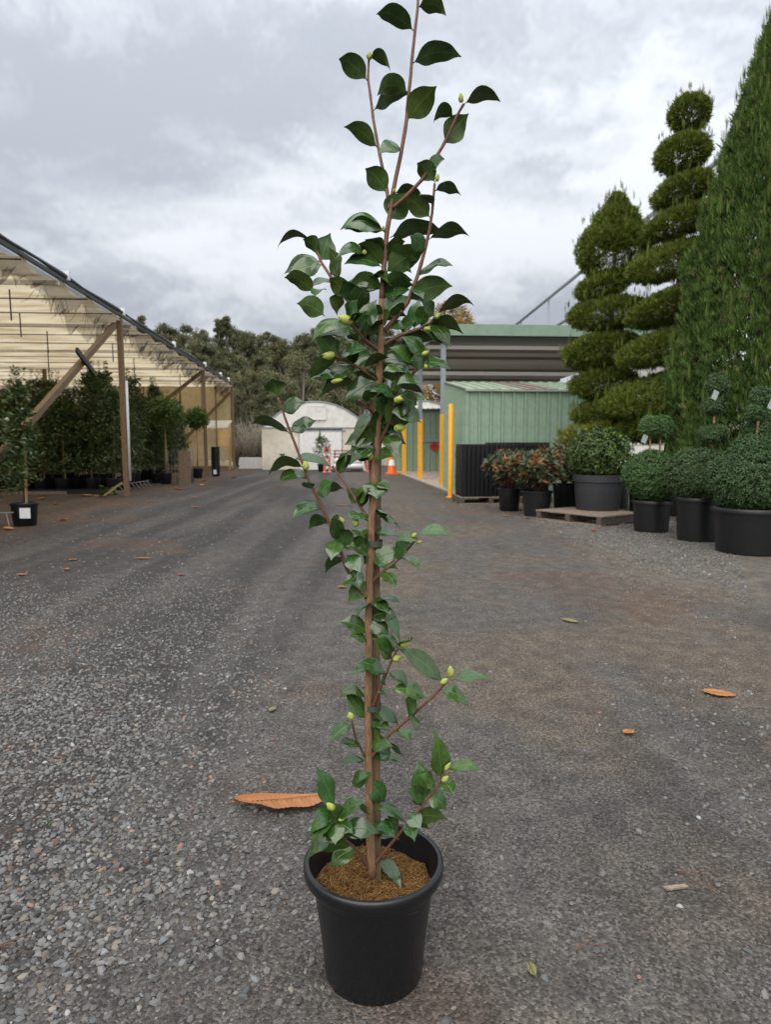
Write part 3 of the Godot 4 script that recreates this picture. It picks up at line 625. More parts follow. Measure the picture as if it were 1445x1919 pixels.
func lathe(prof: Array, segs := 40, wobble := 0.0) -> ArrayMesh:
	# prof: [radius, height] from the outside bottom upwards
	var st := SurfaceTool.new()
	st.begin(Mesh.PRIMITIVE_TRIANGLES)
	var g := 0
	for i in prof.size() - 1:
		var a: Vector2 = prof[i]
		var b: Vector2 = prof[i + 1]
		if i > 0:
			var z: Vector2 = prof[i - 1]
			if absf((a - z).angle_to(b - a)) > 0.7: g += 1
		st.set_smooth_group(g)
		for k in segs:
			var a0 := TAU * k / segs
			var a1 := TAU * (k + 1) / segs
			var w0 := 1.0 + wobble * sin(a0 * 2.0 + 0.7)
			var w1 := 1.0 + wobble * sin(a1 * 2.0 + 0.7)
			var p0 := Vector3(cos(a0) * a.x * w0, a.y, sin(a0) * a.x * w0)
			var p1 := Vector3(cos(a1) * a.x * w1, a.y, sin(a1) * a.x * w1)
			var p2 := Vector3(cos(a1) * b.x * w1, b.y, sin(a1) * b.x * w1)
			var p3 := Vector3(cos(a0) * b.x * w0, b.y, sin(a0) * b.x * w0)
			var q := [p0, p1, p2, p3]
			for j: int in [0, 1, 2, 0, 2, 3]:
				if q[j].x * q[j].x + q[j].z * q[j].z < 1e-10 and j == 1: pass
				st.set_uv(Vector2(float(k + (1 if j in [1, 2] else 0)) / segs, q[j].y))
				st.add_vertex(q[j])
	return done(st)


func pot_mesh(r_top: float, r_bot: float, h: float, lip := 0.012, rim := 0.03) -> ArrayMesh:
	var t := 0.006
	return lathe([Vector2(0.0, 0.0), Vector2(r_bot * 0.93, 0.0), Vector2(r_bot, 0.012), Vector2(lerpf(r_bot, r_top, 0.93) - lip, h - rim - 0.002),
		Vector2(r_top, h - rim), Vector2(r_top + 0.002, h - 0.008), Vector2(r_top - 0.004, h), Vector2(r_top - lip - 0.004, h), Vector2(r_top - lip - 0.008, h - 0.008),
		Vector2(lerpf(r_bot, r_top, 0.7) - lip - t, h * 0.7), Vector2(0.0, h * 0.7)], 44)


func mulch_disc(r: float, y: float, rough: float, rings := 6, segs := 28) -> ArrayMesh:
	var st := begin()
	var n := FastNoiseLite.new()
	n.frequency = 2.2 / r
	var f := func(i: int, k: int) -> Vector3:
		var a := TAU * k / segs
		var q := r * i / rings
		var x := cos(a) * q
		var z := sin(a) * q
		return Vector3(x, y + n.get_noise_2d(x, z) * rough, z)
	for i in rings:
		for k in segs:
			var a: Vector3 = f.call(i, k)
			var b: Vector3 = f.call(i, (k + 1) % segs)
			var c: Vector3 = f.call(i + 1, (k + 1) % segs)
			var d: Vector3 = f.call(i + 1, k)
			if i == 0:
				for v: Vector3 in [a, c, d]:
					st.set_uv(Vector2(v.x, v.z))
					st.add_vertex(v)
			else:
				quad(st, a, b, c, d)
	return done(st)


func rnd(a: float, b: float) -> float:
	return rng.randf_range(a, b)


func rdir() -> Vector3:
	var z := rnd(-1, 1)
	var a := rnd(0, TAU)
	var q := sqrt(1.0 - z * z)
	return Vector3(q * cos(a), z, q * sin(a))


func lin(r: float, g: float, b: float) -> Color:
	return Color(r, g, b).linear_to_srgb()


func leafy(n: int, ln: float, wd: float, spread: float, rise: float, curl := 0.15) -> ArrayMesh:
	# a tuft of n small folded leaves around the origin
	var st := begin(true)
	for i in n:
		var d := rdir()
		d.y = absf(d.y) * rise + rnd(-0.25, 0.35)
		d = d.normalized()
		var foot := rdir() * spread * rnd(0.1, 1.0)
		var up := Vector3.UP + rdir() * 0.7
		var s := d.cross(up).normalized()
		var nr := s.cross(d).normalized()
		var l := ln * rnd(0.75, 1.2)
		var w := wd * rnd(0.8, 1.15) * 0.5
		var tone := rnd(0.55, 1.0)
		st.set_color(Color(tone, tone * rnd(0.95, 1.06), tone * rnd(0.85, 1.1)))
		var a := foot
		var m := foot + d * l * 0.5 - nr * l * 0.02
		var e := foot + d * l - nr * l * curl
		var p := foot + d * l * 0.42 + s * w + nr * w * 0.35
		var q := foot + d * l * 0.42 - s * w + nr * w * 0.35
		for v: Vector3 in [a, p, m, m, p, e, a, m, q, m, e, q]:
			st.add_vertex(v)
	return done(st)


func feathery(n: int, ln: float, wd: float, fan: float) -> ArrayMesh:
	# a flat-ish spray of conifer twigs growing along +Y
	var st := begin(true)
	for i in n:
		var d := (Vector3.UP + Vector3(rnd(-1, 1) * fan, rnd(-0.3, 0.2), rnd(-1, 1) * fan)).normalized()
		var foot := Vector3(rnd(-1, 1), rnd(-1.2, 0.8), rnd(-1, 1)) * ln * 0.33
		var s := d.cross(rdir()).normalized()
		var l := ln * rnd(0.45, 1.1)
		var tone := rnd(0.5, 1.0)
		st.set_color(Color(tone, tone * rnd(0.94, 1.04), tone * rnd(0.8, 1.1)))
		var m := foot + d * l * 0.45
		var e := foot + d * l + rdir() * l * 0.12
		for v: Vector3 in [foot, m + s * wd, m - s * wd, m + s * wd, e, m - s * wd]:
			st.add_vertex(v)
	return done(st)


# ---------------------------------------------------------------- textures and materials

func noise(sd: int, freq: float, oct := 4, kind := FastNoiseLite.TYPE_SIMPLEX_SMOOTH) -> FastNoiseLite:
	var n := FastNoiseLite.new()
	n.seed = sd
	n.frequency = freq
	n.noise_type = kind
	n.fractal_octaves = oct
	if oct == 1: n.fractal_type = FastNoiseLite.FRACTAL_NONE
	return n


func ramp(n: FastNoiseLite, size: int, stops: Array) -> ImageTexture:
	# stops: [value 0..1, linear Color]
	var src := n.get_seamless_image(size, size)
	var data := src.get_data()
	var table := PackedByteArray()
	for v in 256:
		var t := v / 255.0
		var c: Color = stops[0][1]
		for i in stops.size() - 1:
			if t >= stops[i][0]:
				var q := clampf((t - stops[i][0]) / maxf(stops[i + 1][0] - stops[i][0], 0.001), 0, 1)
				c = stops[i][1].lerp(stops[i + 1][1], q)
		c = c.linear_to_srgb()
		table.append_array([c.r8, c.g8, c.b8])
	var out := PackedByteArray()
	out.resize(size * size * 3)
	for i in size * size:
		var v := data[i] * 3
		out[i * 3] = table[v]
		out[i * 3 + 1] = table[v + 1]
		out[i * 3 + 2] = table[v + 2]
	return ImageTexture.create_from_image(Image.create_from_data(size, size, false, Image.FORMAT_RGB8, out))


func grey(v: float) -> Color:
	return Color(v, v, v)


func relief(n: FastNoiseLite, size: int) -> ImageTexture:
	return ImageTexture.create_from_image(n.get_seamless_image(size, size))


func textures() -> void:
	T.mottle = ramp(noise(1, 0.012, 5), 512, [[0.0, grey(0.5)], [0.5, grey(0.78)], [1.0, grey(1.0)]])
	T.subtle = ramp(noise(12, 0.02, 4), 512, [[0.0, grey(0.80)], [0.5, grey(0.92)], [1.0, grey(1.0)]])
	T.fine = ramp(noise(2, 0.06, 3), 256, [[0.0, grey(0.6)], [1.0, grey(1.0)]])
	T.scuff = ramp(noise(15, 0.05, 5), 512, [[0.0, grey(0.28)], [0.45, grey(0.36)], [0.68, grey(0.44)], [0.82, grey(0.62)], [0.95, grey(1.0)], [1.0, grey(1.0)]])
	T.bump = relief(noise(3, 0.05, 4), 256)
	T.streak = ramp(noise(4, 0.03, 4), 256, [[0.0, grey(0.28)], [0.4, grey(0.6)], [1.0, grey(1.0)]])
	T.leaf = leaf_texture()
	var cell := noise(7, 0.13, 1, FastNoiseLite.TYPE_CELLULAR)
	cell.cellular_return_type = FastNoiseLite.RETURN_CELL_VALUE
	T.grit = ramp(cell, 1024, [[0.0, grey(0.26)], [0.5, grey(0.52)], [0.85, grey(0.74)], [0.94, Color(1.0, 0.99, 0.96)], [1.0, grey(1.0)]])
	var dist := noise(7, 0.13, 1, FastNoiseLite.TYPE_CELLULAR)
	dist.cellular_return_type = FastNoiseLite.RETURN_DISTANCE2_SUB
	T.grit_height = relief(dist, 1024)
	T.film = ramp(noise(9, 0.008, 5), 512, [[0.0, Color(0.34, 0.26, 0.16)], [0.3, Color(0.62, 0.52, 0.36)], [0.55, Color(0.80, 0.70, 0.53)], [1.0, Color(0.92, 0.86, 0.73)]])


func leaf_texture() -> ImageTexture:
	# v runs from foot to tip, u across; paler midrib and side veins
	var w := 128
	var h := 256
	var im := Image.create(w, h, false, Image.FORMAT_RGB8)
	var n := noise(21, 0.02, 3)
	for y in h:
		for x in w:
			var u := absf((x + 0.5) / w - 0.5) * 2.0
			var v := (y + 0.5) / h
			var a := clampf(1.0 - u / 0.045, 0, 1)
			var ph := fposmod(v * 9.0 - u * 1.6, 1.0)
			var side := clampf(1.0 - absf(ph - 0.5) / 0.07, 0, 1) * (1.0 - u * 0.7) * 0.4
			var k := 0.40 + 0.14 * n.get_noise_2d(x, y)
			var c := Color(k, k, k).lerp(Color(1.0, 1.0, 0.8), maxf(a * 0.95, side * 0.45))
			im.set_pixel(x, y, c.linear_to_srgb())
	return ImageTexture.create_from_image(im)


func mat(called: String, c: Color, rough: float, tex := "", scale := 1.0, bump := 0.0) -> StandardMaterial3D:
	# c holds linear values
	var m := StandardMaterial3D.new()
	m.resource_name = called
	m.albedo_color = c.linear_to_srgb()
	m.roughness = rough
	m.metallic_specular = 0.5
	m.cull_mode = BaseMaterial3D.CULL_DISABLED
	if tex:
		m.albedo_texture = T[tex]
		m.uv1_triplanar = true
		m.uv1_scale = Vector3.ONE * scale
	if bump > 0.0:
		m.heightmap_enabled = true
		m.heightmap_texture = T.bump
		m.heightmap_scale = bump
		m.uv1_triplanar = true
		m.uv1_scale = Vector3.ONE * scale
	M[called] = m
	return m


func leaf_mat(called: String, c: Color, rough: float, through := 0.3, spec := 0.5) -> StandardMaterial3D:
	var m := mat(called, c, rough)
	m.vertex_color_use_as_albedo = true
	m.metallic_specular = spec
	m.backlight_enabled = true
	m.backlight = lin(through, through, through * 0.5)
	return m


func materials() -> void:
	mat("black_plastic", Color(0.011, 0.0115, 0.0135), 0.40, "mottle", 3.0)
	mat("pot_plastic", Color(0.020, 0.022, 0.026), 0.33, "scuff", 5.0, 0.02)
	mat("grey_pot", Color(0.042, 0.045, 0.052), 0.62, "mottle", 3.0)
	mat("mulch", Color(0.16, 0.085, 0.035), 0.95, "fine", 9.0, 0.6)
	mat("bark", Color(0.36, 0.21, 0.115), 0.85, "streak", 7.0, 0.25)
	M.bark.uv1_scale = Vector3(28, 3.2, 28)
	mat("twig", Color(0.22, 0.105, 0.06), 0.6, "streak", 20.0)
	mat("stake_wood", Color(0.23, 0.16, 0.085), 0.85, "streak", 8.0, 0.2)
	M.stake_wood.uv1_scale = Vector3(24, 2, 24)
	mat("tie_tape", Color(0.055, 0.075, 0.05), 0.5)
	mat("post_wood", Color(0.31, 0.205, 0.11), 0.85, "streak", 3.0, 0.3)
	M.post_wood.uv1_scale = Vector3(9, 0.8, 9)
	mat("pallet_wood", Color(0.33, 0.26, 0.20), 0.9, "streak", 3.0, 0.3)
	mat("pallet_dark", Color(0.13, 0.10, 0.08), 0.9, "streak", 3.0, 0.3)
	mat("cane", Color(0.50, 0.34, 0.16), 0.7, "streak", 6.0)
	mat("galv", Color(0.27, 0.30, 0.335), 0.5, "subtle", 1.2)
	mat("steel_dark", Color(0.07, 0.075, 0.08), 0.6, "mottle", 1.0)
	mat("yellow_paint", Color(0.84, 0.37, 0.010), 0.45, "subtle", 0.8)
	M.yellow_paint.albedo_color = lin(0.95, 0.43, 0.010)
	mat("green_steel", Color(0.265, 0.375, 0.275), 0.5, "subtle", 0.5)
	mat("green_roof", Color(0.36, 0.44, 0.33), 0.55, "mottle", 0.5)
	mat("rust_roof", Color(0.30, 0.25, 0.21), 0.8, "streak", 1.2)
	mat("green_trim", Color(0.205, 0.30, 0.225), 0.45, "subtle", 0.3)
	mat("roof_under", Color(0.56, 0.55, 0.52), 0.6, "subtle", 0.4)
	mat("purlin", Color(0.19, 0.18, 0.17), 0.6)
	mat("cream_wall", Color(0.50, 0.45, 0.37), 0.8, "mottle", 0.4)
	mat("concrete", Color(0.52, 0.44, 0.36), 0.9, "mottle", 0.6, 0.2)
	mat("white_film", Color(0.86, 0.86, 0.82), 0.6, "subtle", 0.25)
	M.white_film.albedo_color = lin(0.95, 0.95, 0.92)
	M.white_film.backlight_enabled = true
	M.white_film.backlight = lin(0.7, 0.7, 0.66)
	mat("beige_film", Color(0.90, 0.84, 0.73), 0.7, "subtle", 0.3)
	M.beige_film.backlight_enabled = true
	M.beige_film.backlight = lin(0.55, 0.53, 0.47)
	mat("white_paint", Color(0.80, 0.80, 0.80), 0.5, "subtle", 0.6)
	mat("white_card", Color(0.82, 0.83, 0.84), 0.5)
	mat("tag_card", Color(0.42, 0.47, 0.45), 0.4)
	mat("hi_orange", Color(0.82, 0.15, 0.02), 0.5)
	mat("red_post", Color(0.66, 0.17, 0.16), 0.5)
	mat("sign_red", Color(0.42, 0.03, 0.02), 0.5)
	mat("ink", Color(0.02, 0.02, 0.02), 0.6)
	mat("red_oxide", Color(0.23, 0.07, 0.05), 0.7)
	mat("brown_slab", Color(0.30, 0.20, 0.14), 0.9, "streak", 2.0)
	mat("wire", Color(0.28, 0.26, 0.22), 0.5)
	var roof := mat("roof_film", Color(1, 1, 1), 0.75, "film", 0.13)
	roof.uv1_scale = Vector3(0.10, 0.2, 0.45)
	roof.backlight_enabled = true
	roof.backlight = lin(1.0, 0.97, 0.90)
	var cloth := mat("tan_cloth", Color(0.74, 0.60, 0.38, 0.8), 0.9, "subtle", 0.4)
	cloth.transparency = BaseMaterial3D.TRANSPARENCY_ALPHA
	cloth.albedo_color.a = 0.74
	cloth.backlight_enabled = true
	cloth.backlight = lin(0.7, 0.62, 0.45)
	var net := mat("black_net", Color(0.02, 0.02, 0.022, 0.5), 0.9)
	net.transparency = BaseMaterial3D.TRANSPARENCY_ALPHA
	net.albedo_color.a = 0.38
	leaf_mat("camellia_top", Color(0.150, 0.300, 0.078), 0.17, 0.3, 0.62)
	M.camellia_top.vertex_color_use_as_albedo = true
	M.camellia_top.albedo_texture = T.leaf
	M.camellia_top.heightmap_enabled = true
	M.camellia_top.heightmap_texture = T.leaf
	M.camellia_top.heightmap_flip_texture = true
	M.camellia_top.heightmap_scale = 0.12
	leaf_mat("camellia_under", Color(0.200, 0.320, 0.080), 0.40, 0.45, 0.5)
	M.camellia_under.albedo_texture = T.leaf
	leaf_mat("bud", Color(0.42, 0.47, 0.12), 0.5, 0.2)
	leaf_mat("stock_leaf", Color(0.125, 0.185, 0.072), 0.36, 0.35)
	leaf_mat("conifer_leaf", Color(0.165, 0.215, 0.042), 0.75, 0.3, 0.3)
	leaf_mat("upright_leaf", Color(0.135, 0.205, 0.048), 0.75, 0.3, 0.3)
	leaf_mat("skylight", Color(0.52, 0.49, 0.44), 0.6, 0.0)
	M.skylight.vertex_color_use_as_albedo = false
	M.skylight.backlight = lin(0.20, 0.195, 0.18)
	leaf_mat("box_leaf", Color(0.078, 0.132, 0.048), 0.5, 0.3)
	leaf_mat("bush_leaf", Color(0.095, 0.165, 0.040), 0.42, 0.35)
	leaf_mat("rhodo_leaf", Color(1, 1, 1), 0.45, 0.3)
	leaf_mat("gum_leaf", Color(0.180, 0.200, 0.120), 0.7, 0.3, 0.3)
	leaf_mat("autumn_leaf", Color(0.42, 0.27, 0.09), 0.7, 0.35, 0.3)
	leaf_mat("petal", Color(0.85, 0.82, 0.78), 0.6, 0.3)
	leaf_mat("dead_leaf", Color(0.58, 0.24, 0.075), 0.75, 0.15, 0.3)
	leaf_mat("fibre", Color(0.31, 0.18, 0.075), 0.85, 0.0, 0.2)
	mat("gum_bark", Color(0.36, 0.31, 0.25), 0.85, "streak", 0.8)
	mat("grey_bark", Color(0.20, 0.16, 0.12), 0.9, "streak", 0.8)
	var stone := mat("stone", Color(1, 1, 1), 0.72, "fine", 30.0)
	stone.vertex_color_use_as_albedo = true


# ---------------------------------------------------------------- ground, gravel, hill

func stoniness(x: float, z: float, n: FastNoiseLite) -> float:
	# how thickly loose stones lie, 0..1: heaped beside the wheel tracks, swept away in them
	var d := -z
	var wob := n.get_noise_2d(x * 0.55, z * 0.55) * 0.75
	var l := smoothstep(0.05, -0.85, x + 0.12 * (d - 2.0) + wob * 0.6)
	l *= 1.0 - 0.75 * smoothstep(0.1, 0.5, n.get_noise_2d(x * 1.3 + 40.0, z * 1.3))
	if d < 1.75: l *= 0.35 + 0.65 * smoothstep(1.3, 1.75, d)
	var r := smoothstep(2.5, 3.6, x + wob * 0.6 - 0.02 * d) * 0.85
	l *= 1.0 - 0.88 * smoothstep(2.6, 8.0, d)
	var mid := 0.10 * smoothstep(0.05, 0.45, n.get_noise_2d(x * 1.1, z * 0.35 + 9.0))
	return clampf(maxf(maxf(l, r), mid), 0.015, 1.0)


func yard_texture(x0: float, x1: float, z0: float, z1: float) -> ImageTexture:
	var w := 840
	var h := 1200
	var im := Image.create(w, h, false, Image.FORMAT_RGB8)
	var n := noise(31, 0.5, 4)
	var stripe := noise(32, 0.5, 3)
	var speck := noise(33, 6.0, 2)
	var asphalt := Color(0.160, 0.149, 0.137)
	var dust := Color(0.198, 0.163, 0.128)
	var dirt := Color(0.20, 0.125, 0.085)
	var dark := Color(0.084, 0.080, 0.076)
	for j in h:
		var z := lerpf(z0, z1, (j + 0.5) / h)
		for i in w:
			var x := lerpf(x0, x1, (i + 0.5) / w)
			var s := stripe.get_noise_2d(x * 2.8 + 0.14 * z, z * 0.22)
			var c := asphalt.lerp(dark, clampf(0.5 + s * 1.3 - smoothstep(-0.7, 0.3, x) * 0.75 + 0.25, 0.0, 1.0))
			var b := n.get_noise_2d(x * 1.4, z * 1.1)
			var track := smoothstep(0.0, 0.6, x) * (1.0 - smoothstep(2.6, 3.6, x + 0.06 * z))
			c = c.lerp(dust, clampf(track * (0.48 + b * 1.3 + s * 0.6) + 0.15 * b, 0.0, 0.95))
			var litter := n.get_noise_2d(x * 0.9 + 70.0, z * 0.9 - 20.0)
			var house := smoothstep(-3.3, -4.8, x)
			c = c.lerp(dirt, clampf(smoothstep(0.22, 0.5, litter) * 0.45 + house * (0.55 + litter * 0.7), 0.0, 0.9))
			var verge := smoothstep(2.3, 3.4, x + 0.4 * b) * smoothstep(-16.5, -13.5, z) * smoothstep(-4.0, -6.0, z)
			c = c.lerp(Color(0.235, 0.205, 0.170), clampf(verge * (0.75 + 0.8 * n.get_noise_2d(x * 5.0, z * 5.0)), 0.0, 1.0))
			var k := 1.0 + speck.get_noise_2d(x, z) * 0.35
			im.set_pixel(i, j, Color(c.r * k, c.g * k, c.b * k).linear_to_srgb())
	return ImageTexture.create_from_image(im)


func ground_and_hill() -> void:
	var st := begin()
	quad(st, Vector3(-420, -0.03, -420), Vector3(420, -0.03, -420), Vector3(420, -0.03, 420), Vector3(-420, -0.03, 420))
	var far := mat("far_ground", Color(0.12, 0.115, 0.08), 0.95, "mottle", 0.08)
	far.uv1_world_triplanar = true
	var g := part("ground", done(st), far, self)
	tag(g, "", "", "", "structure")
	# the yard: compacted stone dust and bitumen, with slight hollows
	var x0 := -14.0
	var x1 := 16.0
	var z0 := 5.0
	var z1 := -46.0
	var hollow := noise(41, 0.22, 2)
	st = begin()
	var nx := 60
	var nz := 100
	var f := func(i: int, j: int) -> Array:
		var x := lerpf(x0, x1, float(i) / nx)
		var z := lerpf(z0, z1, float(j) / nz)
		return [Vector3(x, 0.0, z), Vector2(x, z), Vector2(float(i) / nx, float(j) / nz)]
	for i in nx:
		for j in nz:
			for k: Array in [[0, 0], [0, 1], [1, 1], [0, 0], [1, 1], [1, 0]]:
				var v: Array = f.call(i + k[0], j + k[1])
				st.set_uv(v[1])
				st.set_uv2(v[2])
				st.add_vertex(v[0])
	var m := mat("yard_surface", Color(1, 1, 1), 0.82)
	m.albedo_texture = T.grit
	m.uv1_scale = Vector3(1.15, 1.15, 1)
	m.heightmap_enabled = true
	m.heightmap_texture = T.grit_height
	m.heightmap_scale = 0.3
	m.detail_enabled = true
	m.detail_albedo = yard_texture(x0, x1, z0, z1)
	m.detail_blend_mode = BaseMaterial3D.BLEND_MODE_MUL
	m.detail_uv_layer = BaseMaterial3D.DETAIL_UV_2
	m.metallic_specular = 0.35
	var y := part("yard", done(st), m, self)
	tag(y, "", "", "", "structure")
	# wooded rise behind the yard
	st = begin()
	var hn := noise(51, 0.02, 3)
	for i in 60:
		for j in 30:
			var q := []
			for k: Array in [[0, 0], [0, 1], [1, 1], [1, 0]]:
				var x := lerpf(-150.0, 150.0, (i + k[0]) / 60.0)
				var z := lerpf(-40.0, -200.0, (j + k[1]) / 30.0)
				q.append(Vector3(x, hill_height(x, z, hn), z))
			quad(st, q[0], q[1], q[2], q[3])
	var hm := mat("hill_soil", Color(0.10, 0.095, 0.05), 0.95, "mottle", 0.12)
	hm.uv1_world_triplanar = true
	tag(part("hill", done(st), hm, self), "", "", "", "structure")


func hill_height(x: float, z: float, hn: FastNoiseLite) -> float:
	var d := -z
	var k := smoothstep(46.0, 125.0, d)
	return -0.05 + k * (6.6 - 0.03 * absf(x + 25.0)) + hn.get_noise_2d(x, z) * 2.0 * k


func stone_mesh(sd: int) -> ArrayMesh:
	var r := RandomNumberGenerator.new()
	r.seed = sd
	var p := (1.0 + sqrt(5.0)) / 2.0
	var v := [Vector3(-1, p, 0), Vector3(1, p, 0), Vector3(-1, -p, 0), Vector3(1, -p, 0), Vector3(0, -1, p), Vector3(0, 1, p), Vector3(0, -1, -p), Vector3(0, 1, -p), Vector3(p, 0, -1), Vector3(p, 0, 1), Vector3(-p, 0, -1), Vector3(-p, 0, 1)]
	for i in 12:
		v[i] = (v[i] as Vector3).normalized() * r.randf_range(0.72, 1.25)
		v[i] = v[i] * Vector3(1.15, 0.62, 0.85)
	var st := begin(true)
	for t: Array in [[0, 11, 5], [0, 5, 1], [0, 1, 7], [0, 7, 10], [0, 10, 11], [1, 5, 9], [5, 11, 4], [11, 10, 2], [10, 7, 6], [7, 1, 8], [3, 9, 4], [3, 4, 2], [3, 2, 6], [3, 6, 8], [3, 8, 9], [4, 9, 5], [2, 4, 11], [6, 2, 10], [8, 6, 7], [9, 8, 1]]:
		st.add_vertex(v[t[0]]); st.add_vertex(v[t[2]]); st.add_vertex(v[t[1]])
	return done(st)


func stone_colour() -> Color:
	var k := rng.randf()
	var v := rnd(0.065, 0.235)
	if k < 0.70: return Color(v, v * 0.99, v * 0.95)
	if k < 0.86: return Color(v * 0.95, v * 1.0, v * 1.02)
	if k < 0.955: return Color(v * 1.35, v * 1.2, v * 0.98)
	if k < 0.975: return Color(v * 1.7, v * 1.0, v * 0.7)
	return Color(v * 2.0, v * 2.0, v * 1.95)


func gravel() -> void:
	var heap := Node3D.new()
	heap.name = "gravel"
	add_child(heap)
	tag(heap, "loose grey crushed stone scattered over the yard", "gravel", "", "stuff")
	var n := noise(31, 0.5, 4)
	var xf := [[], [], [], []]
	var col := [[], [], [], []]
	# [x from, x to, z from, z to, tries per square metre, smallest, largest stone]
	var zones := [[-1.7, 1.5, -1.12, -2.2, 8200, 0.0035, 0.0125], [-2.6, 2.2, -2.2, -3.6, 5600, 0.0042, 0.0115], [-4.6, 3.4, -3.6, -6.5, 2300, 0.0052, 0.0105], [-5.2, 6.5, -6.5, -12.0, 420, 0.007, 0.014], [-4.6, 6.5, -12.0, -17.0, 110, 0.010, 0.017], [2.4, 6.5, -5.0, -13.0, 800, 0.007, 0.015]]
	for q: Array in zones:
		var count := int((q[1] - q[0]) * (q[2] - q[3]) * q[4])
		for i in count:
			var x := rnd(q[0], q[1])
			var z := rnd(q[3], q[2])
			if absf(x - 0.06) < 0.56 * -z + 0.25 and rng.randf() < stoniness(x, z, n):
				if Vector2(x - 0.071, z + 1.48).length() < 0.115: continue
				var s := lerpf(q[5], q[6], pow(rng.randf(), 1.7))
				var b := Basis(Vector3.UP, rnd(0, TAU)) * Basis(Vector3.RIGHT, rnd(-0.35, 0.35)) * Basis(Vector3.FORWARD, rnd(-0.35, 0.35))
				var k := rng.randi() % 4
				xf[k].append(Transform3D(b.scaled(Vector3.ONE * s), Vector3(x, s * rnd(0.0, 0.3), z)))
				col[k].append(stone_colour())
	for k in 4:
		many("crushed_stone", stone_mesh(100 + k), M.stone, xf[k], col[k], heap)
	# small upright weeds between the stones
	for w: Array in [[-0.93, -2.16, 0.022], [-1.02, -1.98, 0.012]]:
		var wt := thing("weed", "tiny bright green weed tuft growing among the loose stones", "weed", Vector3(w[0], 0, w[1]), 0.0, "weed tufts in the gravel")
		part("blades", leafy(14, w[2], w[2] * 0.25, w[2] * 0.9, 1.0), M.bush_leaf, wt)


# ---------------------------------------------------------------- the shade house and its plants

const EAVE_X := -4.85

func eave_y(z: float) -> float:
	return lerpf(4.07, 3.84, clampf((-z - 10.0) / 22.4, 0.0, 1.0))


